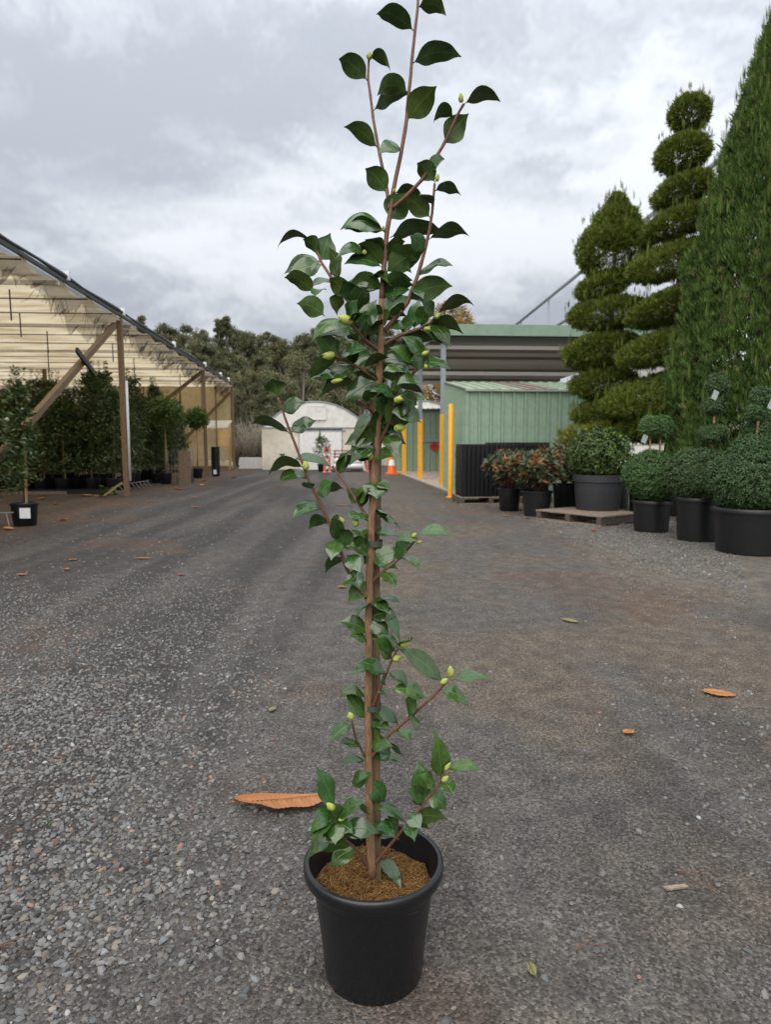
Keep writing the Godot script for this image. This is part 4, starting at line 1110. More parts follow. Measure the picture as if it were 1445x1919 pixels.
func shade_house() -> void:
	var t := thing("shade_house", "open timber shade house with stained cream film roof and torn black net along its eave", "shade house", Vector3.ZERO)
	var rows := [EAVE_X, -10.4, -16.0]
	for x: float in rows:
		for z: float in [-6.6, -16.15, -25.7, -32.4]:
			if x < EAVE_X and z > -10.0: continue
			var st := begin(true)
			bar(st, Vector3(x, -0.05, z), Vector3(x - 0.03, eave_y(z) - 0.03, z), 0.11, 0.11)
			part("post", done(st), M.post_wood, t)
	for b: Array in [[Vector3(EAVE_X - 0.10, 3.80, -16.02), Vector3(EAVE_X - 0.10, 0.02, -8.5)], [Vector3(EAVE_X - 0.06, 3.75, -25.6), Vector3(-6.6, 2.45, -25.6)], [Vector3(EAVE_X - 0.08, 3.5, -32.2), Vector3(-7.3, 1.1, -32.2)]]:
		var st := begin(true)
		bar(st, b[0], b[1], 0.09, 0.12)
		part("brace", done(st), M.post_wood, t)
	# black plastic pads strapped across the braces
	for p: Array in [[-13.95, 2.75]]:
		var st := begin(true)
		box(st, Vector3(EAVE_X - 0.02, p[1], p[0]), Vector3(0.05, 1.0, 0.10), Basis(Vector3.RIGHT, 1.2))
		part("pad", done(st), M.black_plastic, t)
	# gutter along the eave and the rolled net on it
	var pts := []
	var rad := []
	for i in 30:
		var z := lerpf(-4.0, -32.5, i / 29.0)
		pts.append(Vector3(EAVE_X + 0.02, eave_y(z) + 0.10 + 0.012 * sin(i * 1.7), z))
		rad.append(0.034 + 0.014 * sin(i * 2.3))
	part("net_roll", tube_mesh(pts, rad, 8), M.steel_dark, t)
	var gs := begin(true)
	for i in 8:
		var za := lerpf(-4.0, -32.5, i / 8.0)
		var zb := lerpf(-4.0, -32.5, (i + 1) / 8.0)
		bar(gs, Vector3(EAVE_X, eave_y(za) + 0.03, za), Vector3(EAVE_X, eave_y(zb) + 0.03, zb), 0.06, 0.06)
	part("eave_rail", done(gs), M.steel_dark, t)
	for z: float in [-13.0, -16.2, -21.0, -25.7, -29.0, -31.0]:
		part("clip", box_mesh(Vector3(0.10, 0.16, 0.05)), M.white_paint, t, Transform3D(Basis(), Vector3(EAVE_X + 0.04, eave_y(z) + 0.12, z)))
	# hanging torn net: scalloped strips of dark mesh just inside the eave
	var hang := noise(61, 0.35, 3)
	var ns := begin()
	var cols := 320
	for i in cols:
		var z0 := lerpf(-5.0, -32.3, float(i) / cols)
		var z1 := lerpf(-5.0, -32.3, float(i + 1) / cols)
		var q := []
		for z: float in [z0, z1]:
			var drop := 0.36 + 0.20 * sin(z * 1.15) + hang.get_noise_2d(z * 4.0, 0.0) * 0.45
			drop = maxf(drop, 0.05)
			var top := Vector3(EAVE_X - 0.06, eave_y(z) + 0.03, z)
			var mid := top + Vector3(-0.12 - 0.06 * hang.get_noise_1d(z * 2.0), -drop * 0.55, 0.0)
			var low := top + Vector3(-0.34 - 0.12 * hang.get_noise_1d(z * 2.0 + 90.0), -drop - 0.07 * hang.get_noise_1d(z * 40.0), 0.0)
			q.append([top, top.lerp(mid, 0.5) + Vector3(-0.02, 0, 0), mid, mid.lerp(low, 0.5) + Vector3(0.02, -0.02, 0), low])
		for k in 4:
			quad(ns, q[0][k], q[1][k], q[1][k + 1], q[0][k + 1])
	part("torn_net", done(ns), M.black_net, t)
	part("net_layer", inner_net(hang), M.black_net, t)
	# threads and hanging ends of the net
	var th := begin()
	for i in 130:
		var z := rnd(-6.0, -32.0)
		var a := Vector3(EAVE_X - rnd(0.1, 0.5), eave_y(z) - rnd(0.05, 0.3), z)
		var e := a + Vector3(rnd(-0.2, 0.15), -rnd(0.1, 0.45), rnd(-0.25, 0.25))
		tube(th, [a, (a + e) * 0.5 + Vector3(0, -0.05, 0), e], [0.004, 0.004, 0.003], 3)
	tag(part("net_threads", done(th), M.ink, t), "", "", "", "stuff")
	# purlins, film bays between them, droppers
	var zs := []
	var zz := -4.2
	while zz > -32.6:
		zs.append(zz)
		zz -= 1.42
	zs.append(-32.4)
	for i in zs.size():
		var z: float = zs[i]
		if i % 3 == 0 or i == zs.size() - 1:
			var st := begin(true)
			box(st, Vector3(-11.9, eave_y(z) - 0.07, z), Vector3(14.1, 0.075, 0.05))
			part("purlin", done(st), M.white_paint, t)
		else:
			part("wire", tube_mesh([Vector3(EAVE_X, eave_y(z) - 0.05, z), Vector3(-19.0, eave_y(z) - 0.05, z)], [0.012, 0.012], 5), M.ink, t)
	var rip := noise(62, 0.25, 3)
	for i in zs.size() - 1:
		var za: float = zs[i]
		var zb: float = zs[i + 1]
		var st := begin()
		for a in 28:
			for b in 6:
				var q := []
				for k: Array in [[0, 0], [0, 1], [1, 1], [1, 0]]:
					var x := lerpf(-4.83, -19.0, (a + k[0]) / 28.0)
					var u: float = (b + k[1]) / 6.0
					var z := lerpf(za, zb, u)
					q.append(Vector3(x, eave_y(z) - 0.11 * sin(PI * u) + rip.get_noise_2d(x, z * 2.0) * 0.06 * sin(PI * u) + 0.0, z))
				quad(st, q[0], q[1], q[2], q[3])
		part("film_bay", done(st), M.roof_film, t)
	for d: Array in [[-5.9, -13.2, 0.55], [-6.7, -15.4, 0.5], [-7.0, -17.5, 0.55], [-8.4, -21.0, 0.6], [-6.4, -22.5, 0.7], [-9.6, -24.0, 0.6], [-6.0, -27.0, 2.2], [-5.7, -29.5, 2.0], [-7.6, -29.0, 0.7], [-8.9, -27.0, 0.7], [-10.2, -30.0, 0.7], [-6.1, -19.5, 0.5]]:
		var y0 := eave_y(d[1]) - 0.08
		part("dropper", tube_mesh([Vector3(d[0], y0, d[1]), Vector3(d[0] + 0.01, y0 - d[2], d[1])], [0.014, 0.014], 5), M.steel_dark, t)
	# end wall and far side of tan cloth
	var we := begin()
	var wn := noise(63, 0.6, 3)
	for a in 40:
		for b in 10:
			var q := []
			for k: Array in [[0, 0], [0, 1], [1, 1], [1, 0]]:
				var x := lerpf(-4.95, -19.0, (a + k[0]) / 40.0)
				var y := lerpf(0.08, 3.78, (b + k[1]) / 10.0)
				q.append(Vector3(x, y, -32.36 + 0.05 * wn.get_noise_2d(x * 3.0, y)))
			quad(we, q[0], q[1], q[2], q[3])
	part("end_cloth", done(we), M.tan_cloth, t)
	var ws := begin()
	quad(ws, Vector3(-19.0, 0.05, -4.0), Vector3(-19.0, 4.0, -4.0), Vector3(-19.0, 3.8, -32.3), Vector3(-19.0, 0.05, -32.3))
	part("side_cloth", done(ws), M.tan_cloth, t)
	for x: float in [-5.6, -7.2, -8.8]:
		var st := begin(true)
		bar(st, Vector3(x, 0.0, -32.28), Vector3(x, 3.75, -32.28), 0.07, 0.05)
		part("stud", done(st), M.post_wood, t)
	part("bottom_rail", box_mesh(Vector3(14.0, 0.14, 0.06), Vector3(-11.95, 0.10, -32.27)), M.post_wood, t)
	var dp := begin()
	tube(dp, [Vector3(EAVE_X + 0.09, 0.35, -16.12), Vector3(EAVE_X + 0.085, 2.6, -16.12)], [0.028, 0.028], 8)
	part("pipe", done(dp), M.white_paint, t)
	# light timber wedge at the foot of the post and a prop at the end post
	var o := thing("timber_offcut", "pale timber offcut leaning at the foot of the shade house post", "timber", Vector3(-5.05, 0, -16.05))
	var st2 := begin(true)
	bar(st2, Vector3(-0.25, 0.03, 0.1), Vector3(0.13, 0.32, 0.0), 0.09, 0.04)
	part("board", done(st2), M.cane, o)
	var o2 := thing("timber_prop", "pale new timber prop standing against the end post of the shade house", "timber", Vector3(-4.98, 0, -32.0))
	st2 = begin(true)
	bar(st2, Vector3(0, 0.0, 0.1), Vector3(0.04, 1.5, -0.14), 0.09, 0.05)
	part("board", done(st2), M.cane, o2)
	# things standing beyond the end cloth
	var sh := thing("lean_to", "low pale green lean-to roof seen through the end cloth of the shade house", "shelter", Vector3(-8.0, 0, -35.5))
	st2 = begin(true)
	box(st2, Vector3(0.2, 2.15, 0), Vector3(4.6, 0.05, 1.6), Basis(Vector3.RIGHT, 0.25))
	part("roof", done(st2), M.white_film, sh)
	for x: float in [-2.0, -0.6, 0.8, 2.2]:
		part("post", box_mesh(Vector3(0.08, 2.0, 0.08), Vector3(x, 1.0, 0.5)), M.steel_dark, sh)
	for c: Array in [[-5.6, 1.45, -34.2, 0.42, 0.75], [-8.3, 1.3, -34.3, 0.5, 0.5]]:
		var yc := thing("yellow_board", "orange-yellow board propped on a post beyond the tan end cloth", "board", Vector3(c[0], 0, c[2]), 0.0, "yellow boards beyond the end cloth")
		part("panel", box_mesh(Vector3(c[3], c[4], 0.05), Vector3(0, c[1], 0)), M.yellow_paint, yc)
		part("post", box_mesh(Vector3(0.06, c[1], 0.06), Vector3(0, c[1] * 0.5, -0.06)), M.post_wood, yc)
	var cv := thing("covered_bench", "cream covered bench with rounded brown hood beyond the tan end cloth", "bench", Vector3(-6.5, 0, -34.4))
	part("cover", box_mesh(Vector3(1.0, 0.75, 0.7), Vector3(0, 0.75, 0)), M.cream_wall, cv)
	var hood := []
	for i in 9:
		hood.append(Vector3(-0.1 - 0.32 * cos(PI * i / 8.0), 1.13 + 0.4 * sin(PI * i / 8.0), 0.1))
	part("hood", tube_mesh(hood, [0.09, 0.09, 0.09, 0.09, 0.09, 0.09, 0.09, 0.09, 0.09], 8), M.red_oxide, cv)
	for x: float in [-0.42, 0.42]:
		part("leg", box_mesh(Vector3(0.08, 0.38, 0.5), Vector3(x, 0.19, 0)), M.post_wood, cv)
	for i in 3:
		var sk := thing("white_sack", "bulging white sack lying on the ground beyond the tan end cloth", "sack", Vector3(-6.2 + i * 0.45, 0.0, -33.5), 0.4 * i, "white sacks beyond the end cloth")
		part("bag", lathe([Vector2(0.0, 0.0), Vector2(0.2, 0.02), Vector2(0.24, 0.16), Vector2(0.18, 0.32), Vector2(0.06, 0.40), Vector2(0.0, 0.40)], 12, 0.12), M.white_paint, sk)


func inner_net(hang: FastNoiseLite) -> ArrayMesh:
	# second, looser layer of net sagging inwards from the eave to the film
	var st := begin()
	for i in 300:
		var q := []
		for z: float in [lerpf(-5.0, -32.2, i / 300.0), lerpf(-5.0, -32.2, (i + 1) / 300.0)]:
			var d := maxf(0.06, 0.42 + 0.55 * hang.get_noise_2d(z * 2.6, 40.0))
			var top := Vector3(EAVE_X - 0.03, eave_y(z) - 0.02, z)
			q.append([top, top + Vector3(-0.05, -d * 0.4, 0.03), top + Vector3(-0.16, -d * (0.75 + 0.4 * hang.get_noise_1d(z * 30.0)), 0.0)])
		for k in 2:
			quad(st, q[0][k], q[1][k], q[1][k + 1], q[0][k + 1])
	return done(st)


func stock_foliage(h: float, r: float, n: int, base := 0.45) -> Array:
	var xf := []
	var col := []
	for i in n:
		var u := pow(rng.randf(), 0.85)
		var y := lerpf(base, h, u)
		var q := r * (1.0 - 0.62 * pow(u, 3.2)) * sqrt(rng.randf())
		var a := rnd(0, TAU)
		xf.append(Transform3D(Basis.from_euler(Vector3(rnd(-0.5, 0.5), rnd(0, TAU), rnd(-0.5, 0.5))).scaled(Vector3.ONE * rnd(0.75, 1.25)), Vector3(cos(a) * q, y, sin(a) * q)))
		var v := rnd(0.6, 1.25)
		col.append(Color(v * rnd(0.85, 1.25), v, v * rnd(0.8, 1.1)))
	# a few bare leading shoots
	for k in 3:
		var a := rnd(0, TAU)
		for s in 8:
			xf.append(Transform3D(Basis.from_euler(Vector3(rnd(-0.4, 0.4), rnd(0, TAU), 0)).scaled(Vector3.ONE * 0.6), Vector3(cos(a) * r * 0.25, h - 0.1 + s * rnd(0.045, 0.065), sin(a) * r * 0.25)))
			col.append(Color(1.0, 1.0, 0.8))
	return [xf, col]


func stock_plant(label: String, h: float, r: float, group: String, n := 400) -> Node3D:
	var t := thing("potted_camellia", label, "potted plant", Vector3.ZERO, 0.0, group)
	part("pot", pot_mesh(0.20, 0.155, 0.34), M.black_plastic, t)
	part("mulch", mulch_disc(0.185, 0.295, 0.02, 3, 16), M.mulch, t)
	part("stem", tube_mesh([Vector3(0, 0.29, 0), Vector3(0.02, h * 0.5, 0.01), Vector3(0.0, h * 0.97, 0)], [0.016, 0.012, 0.005], 6), M.grey_bark, t)
	var st := begin(true)
	bar(st, Vector3(0.05, 0.28, 0.04), Vector3(0.05 + rnd(-0.06, 0.06), h * 0.72, 0.04), 0.028, 0.028)
	part("stake", done(st), M.cane, t)
	var f := stock_foliage(h, r, n)
	many("foliage", M_stock(), M.stock_leaf, f[0], f[1], t)
	return t


var stock_tuft: ArrayMesh
func M_stock() -> ArrayMesh:
	if stock_tuft == null:
		stock_tuft = leafy(7, 0.105, 0.05, 0.08, 0.6)
	return stock_tuft



func nursery_stock() -> void:
	var group := "camellias in rows under the shade house"
	var label := "tall leafy camellia in black pot, one of the rows under the shade house"
	var protos := []
	for k in 4:
		protos.append(stock_plant(label, [2.5, 2.9, 2.2, 2.7][k], [0.46, 0.42, 0.48, 0.5][k], group))
	var spots := []
	var where := []
	var ordinal := ["front", "second", "third", "rearmost"]
	for row in 4:
		for i in 8:
			if row == 3 and i > 6: continue
			where.append("tall leafy camellia in black pot in the %s row of the shade house" % ordinal[row])
			spots.append(Vector3(-5.55 - i * 0.66 - row * 0.12 + rnd(-0.08, 0.08), 0, -17.7 - row * 0.92 - i * 0.06 + rnd(-0.1, 0.1)))
	for i in 4:
		where.append("tall leafy camellia in black pot beside the wire cage at the shade house edge")
		where.append("tall leafy camellia in black pot one back from the yard edge near the wire cage")
		spots.append(Vector3(-5.5 - rnd(0, 0.1), 0, -21.6 - i * 0.85))
		spots.append(Vector3(-6.3 - rnd(0, 0.1), 0, -21.9 - i * 0.85))
	for i in spots.size():
		var o: Node3D
		if i < 4:
			o = protos[i]
			o.position = spots[i]
			o.rotation.y = rnd(0, TAU)
			o.set_meta("label", where[i])
		else:
			o = copy_of(protos[rng.randi() % 4], "potted_camellia", spots[i], rnd(0, TAU), where[i], rnd(0.85, 1.1))
	# white blooms on the nearer plants
	var near := stock_plant("camellia with one white bloom in a labelled black pot beside the wire rack", 2.0, 0.25, "", 170)
	near.position = Vector3(-4.62, 0, -10.45)
	var pm := leafy(16, 0.05, 0.05, 0.015, 0.9, -0.2)
	for p: Array in [[-0.02, 1.52, 0.36, 1.0], [0.15, 1.68, 0.25, 0.5]]:
		part("bloom", pm, M.petal, near, Transform3D(Basis().scaled(Vector3.ONE * p[3]), Vector3(p[0], p[1], p[2])))
	part("pot_label", box_mesh(Vector3(0.15, 0.15, 0.004), Vector3(0.09, 0.2, 0.192)), M.white_card, near)
	var near2 := stock_plant("camellia in unlabelled black pot behind the wire rack at the shade house edge", 1.8, 0.26, "", 170)
	near2.position = Vector3(-5.05, 0, -10.15)
	for p: Array in [[-6.3, 2.35, -17.3], [-6.25, 2.2, -17.28], [-5.75, 1.95, -19.0], [-5.62, 2.7, -21.3], [-5.5, 2.55, -21.2]]:
		pass
	# round-headed standard and the wire cage at its foot
	for s: Array in [[-5.15, -21.0, 0.55, "round-headed green tree on a clear stem behind the wire cage"], [-4.95, -24.6, 0.42, "smaller round-headed tree on a thin stem beside the shade house post"]]:
		var t := thing("standard_tree", s[3], "potted tree", Vector3(s[0], 0, s[1]))
		part("pot", pot_mesh(0.2, 0.155, 0.34), M.black_plastic, t)
		part("mulch", mulch_disc(0.185, 0.295, 0.02, 3, 16), M.mulch, t)
		part("stem", tube_mesh([Vector3(0, 0.29, 0), Vector3(0.02, 1.0, 0), Vector3(0, 1.75, 0)], [0.022, 0.02, 0.016], 7), M.cane, t)
		var xf := []
		var col := []
		for i in 420:
			var d: Vector3 = rdir() * pow(rng.randf(), 0.45) * s[2]
			xf.append(Transform3D(Basis.from_euler(Vector3(rnd(-0.6, 0.6), rnd(0, TAU), 0)), Vector3(d.x, 2.05 + d.y * 0.9, d.z)))
			var v := rnd(0.7, 1.3)
			col.append(Color(v * 1.2, v * 1.25, v * 0.8))
		many("foliage", M_stock(), M.stock_leaf, xf, col, t)
	var cg := thing("wire_cage", "square wire mesh cage with a brown board panel at the shade house edge", "cage", Vector3(-4.82, 0, -21.3), 0.1)
	for face in 4:
		var st := begin()
		var b := Basis(Vector3.UP, PI * 0.5 * face)
		for i in 9:
			var u := -0.36 + 0.09 * i
			var hh := 1.02 if face != 0 else 0.55
			tube(st, [b * Vector3(u, 0, 0.36), b * Vector3(u, hh, 0.36)], [0.004, 0.004], 4)
		for i in 8:
			var y := 0.02 + i * (0.14 if face != 0 else 0.075)
			tube(st, [b * Vector3(-0.36, y, 0.36), b * Vector3(0.36, y, 0.36)], [0.004, 0.004], 4)
		part("wire_side", done(st), M.wire, cg)
	part("board", box_mesh(Vector3(0.34, 0.98, 0.03), Vector3(0.2, 0.49, 0.40)), M.brown_slab, cg)
	part("low_board", box_mesh(Vector3(0.42, 0.34, 0.03), Vector3(-0.19, 0.17, 0.30)), M.brown_slab, cg)
	var sp := thing("pot_stack", "stack of ribbed black pots with a white label beside the shade house post", "pots", Vector3(-4.55, 0, -25.9))
	part("pot", pot_mesh(0.17, 0.13, 0.3), M.black_plastic, sp)
	for i in 7:
		part("pot", pot_mesh(0.17, 0.13, 0.3), M.black_plastic, sp, Transform3D(Basis(), Vector3(0, 0.12 + i * 0.11, 0)))
	part("label", box_mesh(Vector3(0.12, 0.16, 0.004), Vector3(0.0, 0.16, 0.165)), M.white_card, sp)
	# wire racks that keep the pots upright along the edge
	for w: Array in [[Vector3(-5.0, 0, -10.05), 0.05, "wire pot rack in front of the labelled camellia pot"], [Vector3(-5.1, 0, -18.2), 1.35, "wire pot rack along the camellia rows beside the shade house post"]]:
		var t := thing("wire_rack", w[2], "rack", w[0], w[1])
		var st := begin()
		tube(st, [Vector3(-1.2, 0.2, 0), Vector3(0.4, 0.23, 0)], [0.007, 0.007], 5)
		part("rail", done(st), M.wire, t)
		for i in 8:
			var x := -1.1 + i * 0.2
			part("leg", tube_mesh([Vector3(x, 0.205 + i * 0.003, 0), Vector3(x + 0.09, 0.0, 0.12)], [0.006, 0.006], 5), M.wire, t)
	# seedling trays along the front of the rows, and a weedy clump by the post
	for x: float in [-6.1, -6.95, -7.8, -8.65]:
		var tr := thing("seedling_tray", "long low black tray on the ground in front of the camellia rows", "tray", Vector3(x, 0, -17.15 - 0.05 * x * 0.2), 0.03, "black trays in front of the camellia rows")
		part("body", box_mesh(Vector3(0.78, 0.09, 0.34), Vector3(0, 0.045, 0)), M.black_plastic, tr)
		part("rim", box_mesh(Vector3(0.81, 0.015, 0.37), Vector3(0, 0.096, 0)), M.black_plastic, tr)
	var wc := thing("weed_clump", "leafy green weed clump growing beside the shade house post", "weed", Vector3(-5.42, 0, -16.5))
	part("leaves", leafy(60, 0.16, 0.08, 0.2, 0.8), M.bush_leaf, wc)
	# low timber edging in front of the rows
	var ed := thing("bed_edging", "low weathered timber edging in front of the camellia rows", "edging", Vector3(-7.2, 0, -16.9), 0.06)
	part("board", box_mesh(Vector3(4.0, 0.07, 0.06), Vector3(0, 0.035, 0)), M.pallet_wood, ed)
	part("board", box_mesh(Vector3(3.6, 0.07, 0.06), Vector3(-0.2, 0.035, -0.35)), M.pallet_wood, ed)


# ---------------------------------------------------------------- tunnels and the far end of the yard

func arch_point(x0: float, x1: float, eave: float, top: float, u: float) -> Vector2:
	# flattened arch between two eaves
	return Vector2(lerpf(x0, x1, u), eave + (top - eave) * (1.0 - pow(absf(2.0 * u - 1.0), 2.1)))


func tunnel(label: String, x0: float, x1: float, z: float, eave: float, top: float, door: Array) -> void:
	var t := thing("poly_tunnel", label, "polytunnel", Vector3.ZERO)
	var n := 28
	var back := z - 13.0
	var st := begin()
	for i in n:
		var a := arch_point(x0, x1, eave, top, float(i) / n)
		var b := arch_point(x0, x1, eave, top, float(i + 1) / n)
		for k in 8:
			var za := lerpf(z, back, k / 8.0)
			var zb := lerpf(z, back, (k + 1) / 8.0)
			quad(st, Vector3(a.x, a.y, za), Vector3(b.x, b.y, za), Vector3(b.x, b.y, zb), Vector3(a.x, a.y, zb))
	part("roof", done(st), M.white_film, t)
	# gable of pleated film
	st = begin()
	for i in n:
		var a := arch_point(x0, x1, eave, top, float(i) / n)
		var b := arch_point(x0, x1, eave, top, float(i + 1) / n)
		for k in 4:
			var u0 := k / 4.0
			var u1 := (k + 1) / 4.0
			var da := 0.02 * sin(a.x * 21.0) + 0.012 * sin(a.x * 47.0)
			var db := 0.02 * sin(b.x * 21.0) + 0.012 * sin(b.x * 47.0)
			quad(st, Vector3(a.x, lerpf(eave, a.y, u0), z + da), Vector3(a.x, lerpf(eave, a.y, u1), z + da), Vector3(b.x, lerpf(eave, b.y, u1), z + db), Vector3(b.x, lerpf(eave, b.y, u0), z + db))
	part("gable", done(st), M.white_film, t)
	var rib := []
	var rr := []
	for i in n + 1:
		var a := arch_point(x0, x1, eave, top, float(i) / n)
		rib.append(Vector3(a.x, a.y + 0.01, z + 0.03))
		rr.append(0.03)
	part("hoop", tube_mesh(rib, rr, 6), M.galv, t)
	for w: Array in [[x0, door[0]], [door[1], x1]]:
		st = begin()
		for i in 16:
			var xa := lerpf(w[0], w[1], i / 16.0)
			var xb := lerpf(w[0], w[1], (i + 1) / 16.0)
			for k in 8:
				var ya: float = eave * k / 8.0
				var yb: float = eave * (k + 1) / 8.0
				var f := func(x: float, y: float) -> Vector3: return Vector3(x, y, z - 0.01 + 0.03 * sin(y * 4.0 + x) * sin(x * 2.4) + (0.05 * sin(y * 30.0) if y > eave - 0.3 else 0.0))
				quad(st, f.call(xa, ya), f.call(xa, yb), f.call(xb, yb), f.call(xb, ya))
		part("front_curtain", done(st), M.beige_film, t)
	for x: float in [x0, x1]:
		part("side_wall", box_mesh(Vector3(0.03, eave, 13.0), Vector3(x, eave * 0.5, z - 6.52)), M.beige_film, t)
	part("door", box_mesh(Vector3(door[1] - door[0] - 0.06, door[2], 0.04), Vector3((door[0] + door[1]) * 0.5, door[2] * 0.5, z + 0.03)), M.white_paint, t)
	part("door_rail", box_mesh(Vector3(door[1] - door[0] + 0.3, 0.05, 0.05), Vector3((door[0] + door[1]) * 0.5, door[2] + 0.03, z + 0.05)), M.galv, t)
	part("top_rail", box_mesh(Vector3(x1 - x0, 0.06, 0.05), Vector3((x0 + x1) * 0.5, eave - 0.02, z + 0.05)), M.galv, t)
	var vx := (x0 + x1) * 0.5 + 0.05
	var vent := part("vent", box_mesh(Vector3(0.82, 0.58, 0.03), Vector3(vx, eave + 0.66, z + 0.06)), M.white_film, t)
	for b: Array in [[0.0, 0.3, 0.86, 0.03], [0.0, -0.3, 0.86, 0.03], [-0.42, 0.0, 0.03, 0.6], [0.42, 0.0, 0.03, 0.6], [0.0, 0.0, 0.02, 0.6]]:
		part("frame", box_mesh(Vector3(b[2], b[3], 0.04), Vector3(vx + b[0], eave + 0.66 + b[1], z + 0.075)), M.white_paint, vent)


func tunnels_and_far_yard() -> void:
	tunnel("white arched polytunnel with beige front curtains and a white sliding door", -3.53, 1.34, -32.17, 1.93, 3.09, [-1.87, 0.14, 1.76])
	tunnel("second white polytunnel standing behind the green shed", 2.0, 7.0, -38.0, 2.1, 3.5, [3.6, 5.4, 1.8])
	# dark torn hole in the curtain
	var hole := thing("curtain_flap", "small dark folded flap on the beige front curtain of the tunnel", "flap", Vector3(-2.65, 0.62, -32.06))
	var st := begin(true)
	for v: Vector3 in [Vector3(-0.14, 0.1, 0), Vector3(0.16, 0.12, 0.02), Vector3(0.08, -0.05, 0.01)]: st.add_vertex(v)
	part("fold", done(st), M.steel_dark, hole)
	# stack of white painted boards
	for i in 6:
		var b := thing("white_board", "long white painted board in the stack between shade house and tunnel", "board", Vector3(-4.1 + rnd(-0.04, 0.04), 0.02 + i * 0.088, -33.2), rnd(-0.01, 0.01), "white boards stacked beside the tunnel")
		part("plank", box_mesh(Vector3(1.25, 0.078, 0.3), Vector3(0, 0.04, 0)), M.white_paint, b)
	# bare shrub behind them
	for s: Array in [[-4.5, -35.5, 2.4], [-3.95, -35.9, 2.7], [-5.2, -36.2, 2.3]]:
		var t := thing("bare_shrub", "leafless pale twiggy shrub behind the stacked white boards", "shrub", Vector3(s[0], 0, s[1]), 0.0, "bare shrubs beside the tunnel")
		st = begin()
		for i in 46:
			var a := rnd(0, TAU)
			var lean := rnd(0.1, 0.42)
			var e := Vector3(cos(a) * lean * s[2], s[2] * rnd(0.55, 1.0), sin(a) * lean * s[2])
			var m := e * 0.5 + Vector3(rnd(-0.1, 0.1), 0.1, rnd(-0.1, 0.1))
			tube(st, [Vector3(rnd(-0.1, 0.1), 0, rnd(-0.1, 0.1)), m, e], [0.016, 0.011, 0.004], 4)
			for k in 3:
				var q := m.lerp(e, rnd(0.1, 0.9))
				tube(st, [q, q + Vector3(rnd(-0.3, 0.3), rnd(0.1, 0.4), rnd(-0.3, 0.3))], [0.007, 0.003], 3)
		part("twigs", done(st), M.gum_bark, t)
	# small conifer in front of the tunnel door
	var pl := stock_plant("thin potted camellia with white tag standing in front of the tunnel door", 1.45, 0.42, "", 120)
	pl.position = Vector3(-0.75, 0, -29.6)
	part("tag", box_mesh(Vector3(0.08, 0.1, 0.005), Vector3(0.1, 0.95, 0.36)), M.white_card, pl)
	# pink-red marker posts
	for p: Array in [[-0.62, -28.8, 0.0, "pink-red round marker post in front of the tunnel"], [-0.42, -28.9, 0.02, "pink-red round marker post in front of the tunnel"], [1.18, -29.6, 0.0, "pink-red round marker post in front of the tunnel"]]:
		var t := thing("marker_post", p[3], "post", Vector3(p[0], 0, p[1]), 0.0, "pink-red marker posts by the tunnel")
		part("pole", lathe([Vector2(0.0, 0.0), Vector2(0.10, 0.0), Vector2(0.10, 0.03), Vector2(0.048, 0.06), Vector2(0.042, 0.9), Vector2(0.046, 0.92), Vector2(0.042, 1.02), Vector2(0.0, 1.04)], 16), M.red_post, t)
		part("band", lathe([Vector2(0.046, 0.68), Vector2(0.0475, 0.68), Vector2(0.0475, 0.80), Vector2(0.046, 0.80)], 16), M.white_paint, t)
	var rb := thing("red_bench", "rust red steel bench frame in front of the tunnel", "bench", Vector3(0.35, 0, -30.2))
	for y: float in [0.62, 0.75, 0.88]:
		part("slat", box_mesh(Vector3(1.25, 0.05, 0.05), Vector3(0, y, 0)), M.red_oxide, rb)
	for x: float in [-0.55, 0.0, 0.55]:
		part("leg", box_mesh(Vector3(0.05, 0.9, 0.05), Vector3(x, 0.45, -0.06)), M.red_oxide, rb)
	for i in 3:
		var pr := thing("film_roll", "rolled white plastic film lying in front of the red bench", "roll", Vector3(0.35, 0.24 + 0.0 * i, -29.55 + 0.18 * (i - 1)), 0.0, "white film rolls by the tunnel")
		pr.position.y = 0.235 if i < 2 else 0.45
		pr.position.z = -29.5 + (0.0 if i == 0 else (-0.24 if i == 1 else -0.12))
		part("roll", tube_mesh([Vector3(-0.62, 0, 0), Vector3(0.62, 0, 0)], [0.115, 0.115], 14), M.white_paint, pr)
	pallet("low dark pallet carrying the white film rolls", Vector3(0.2, 0, -29.6), 0.0, Vector3(1.5, 0.115, 0.8), M.pallet_dark)
	var lb := thing("leaning_board", "white board leaning by the pink-red post beside the tunnel", "board", Vector3(0.98, 0, -29.9))
	st = begin(true)
	bar(st, Vector3(0.1, 0.02, 0.1), Vector3(-0.12, 0.95, -0.25), 0.14, 0.03)
	part("board", done(st), M.white_paint, lb)
	var ft := thing("black_crate", "low black crate standing between the leaning board and the trunk of stacked poles", "crate", Vector3(1.05, 0, -30.6))
	for i in 5:
		part("slat", box_mesh(Vector3(1.1, 0.12, 0.6), Vector3(0, 0.07 + i * 0.15, 0)), M.steel_dark, ft)
	var lp := thing("light_pole", "slim white pole standing behind the tunnel", "pole", Vector3(1.95, 0, -37.0))
	part("shaft", tube_mesh([Vector3(0, 0, 0), Vector3(0, 3.6, 0)], [0.07, 0.06], 10), M.galv, lp)
	part("cap", lathe([Vector2(0.0, 3.6), Vector2(0.1, 3.6), Vector2(0.1, 3.66), Vector2(0.0, 3.68)], 10), M.galv, lp)
	# traffic cone
	var cn := thing("traffic_cone", "orange traffic cone with one white band beside the yellow posts", "cone", Vector3(2.05, 0, -27.2))
	part("base", box_mesh(Vector3(0.5, 0.05, 0.5), Vector3(0, 0.025, 0)), M.hi_orange, cn)
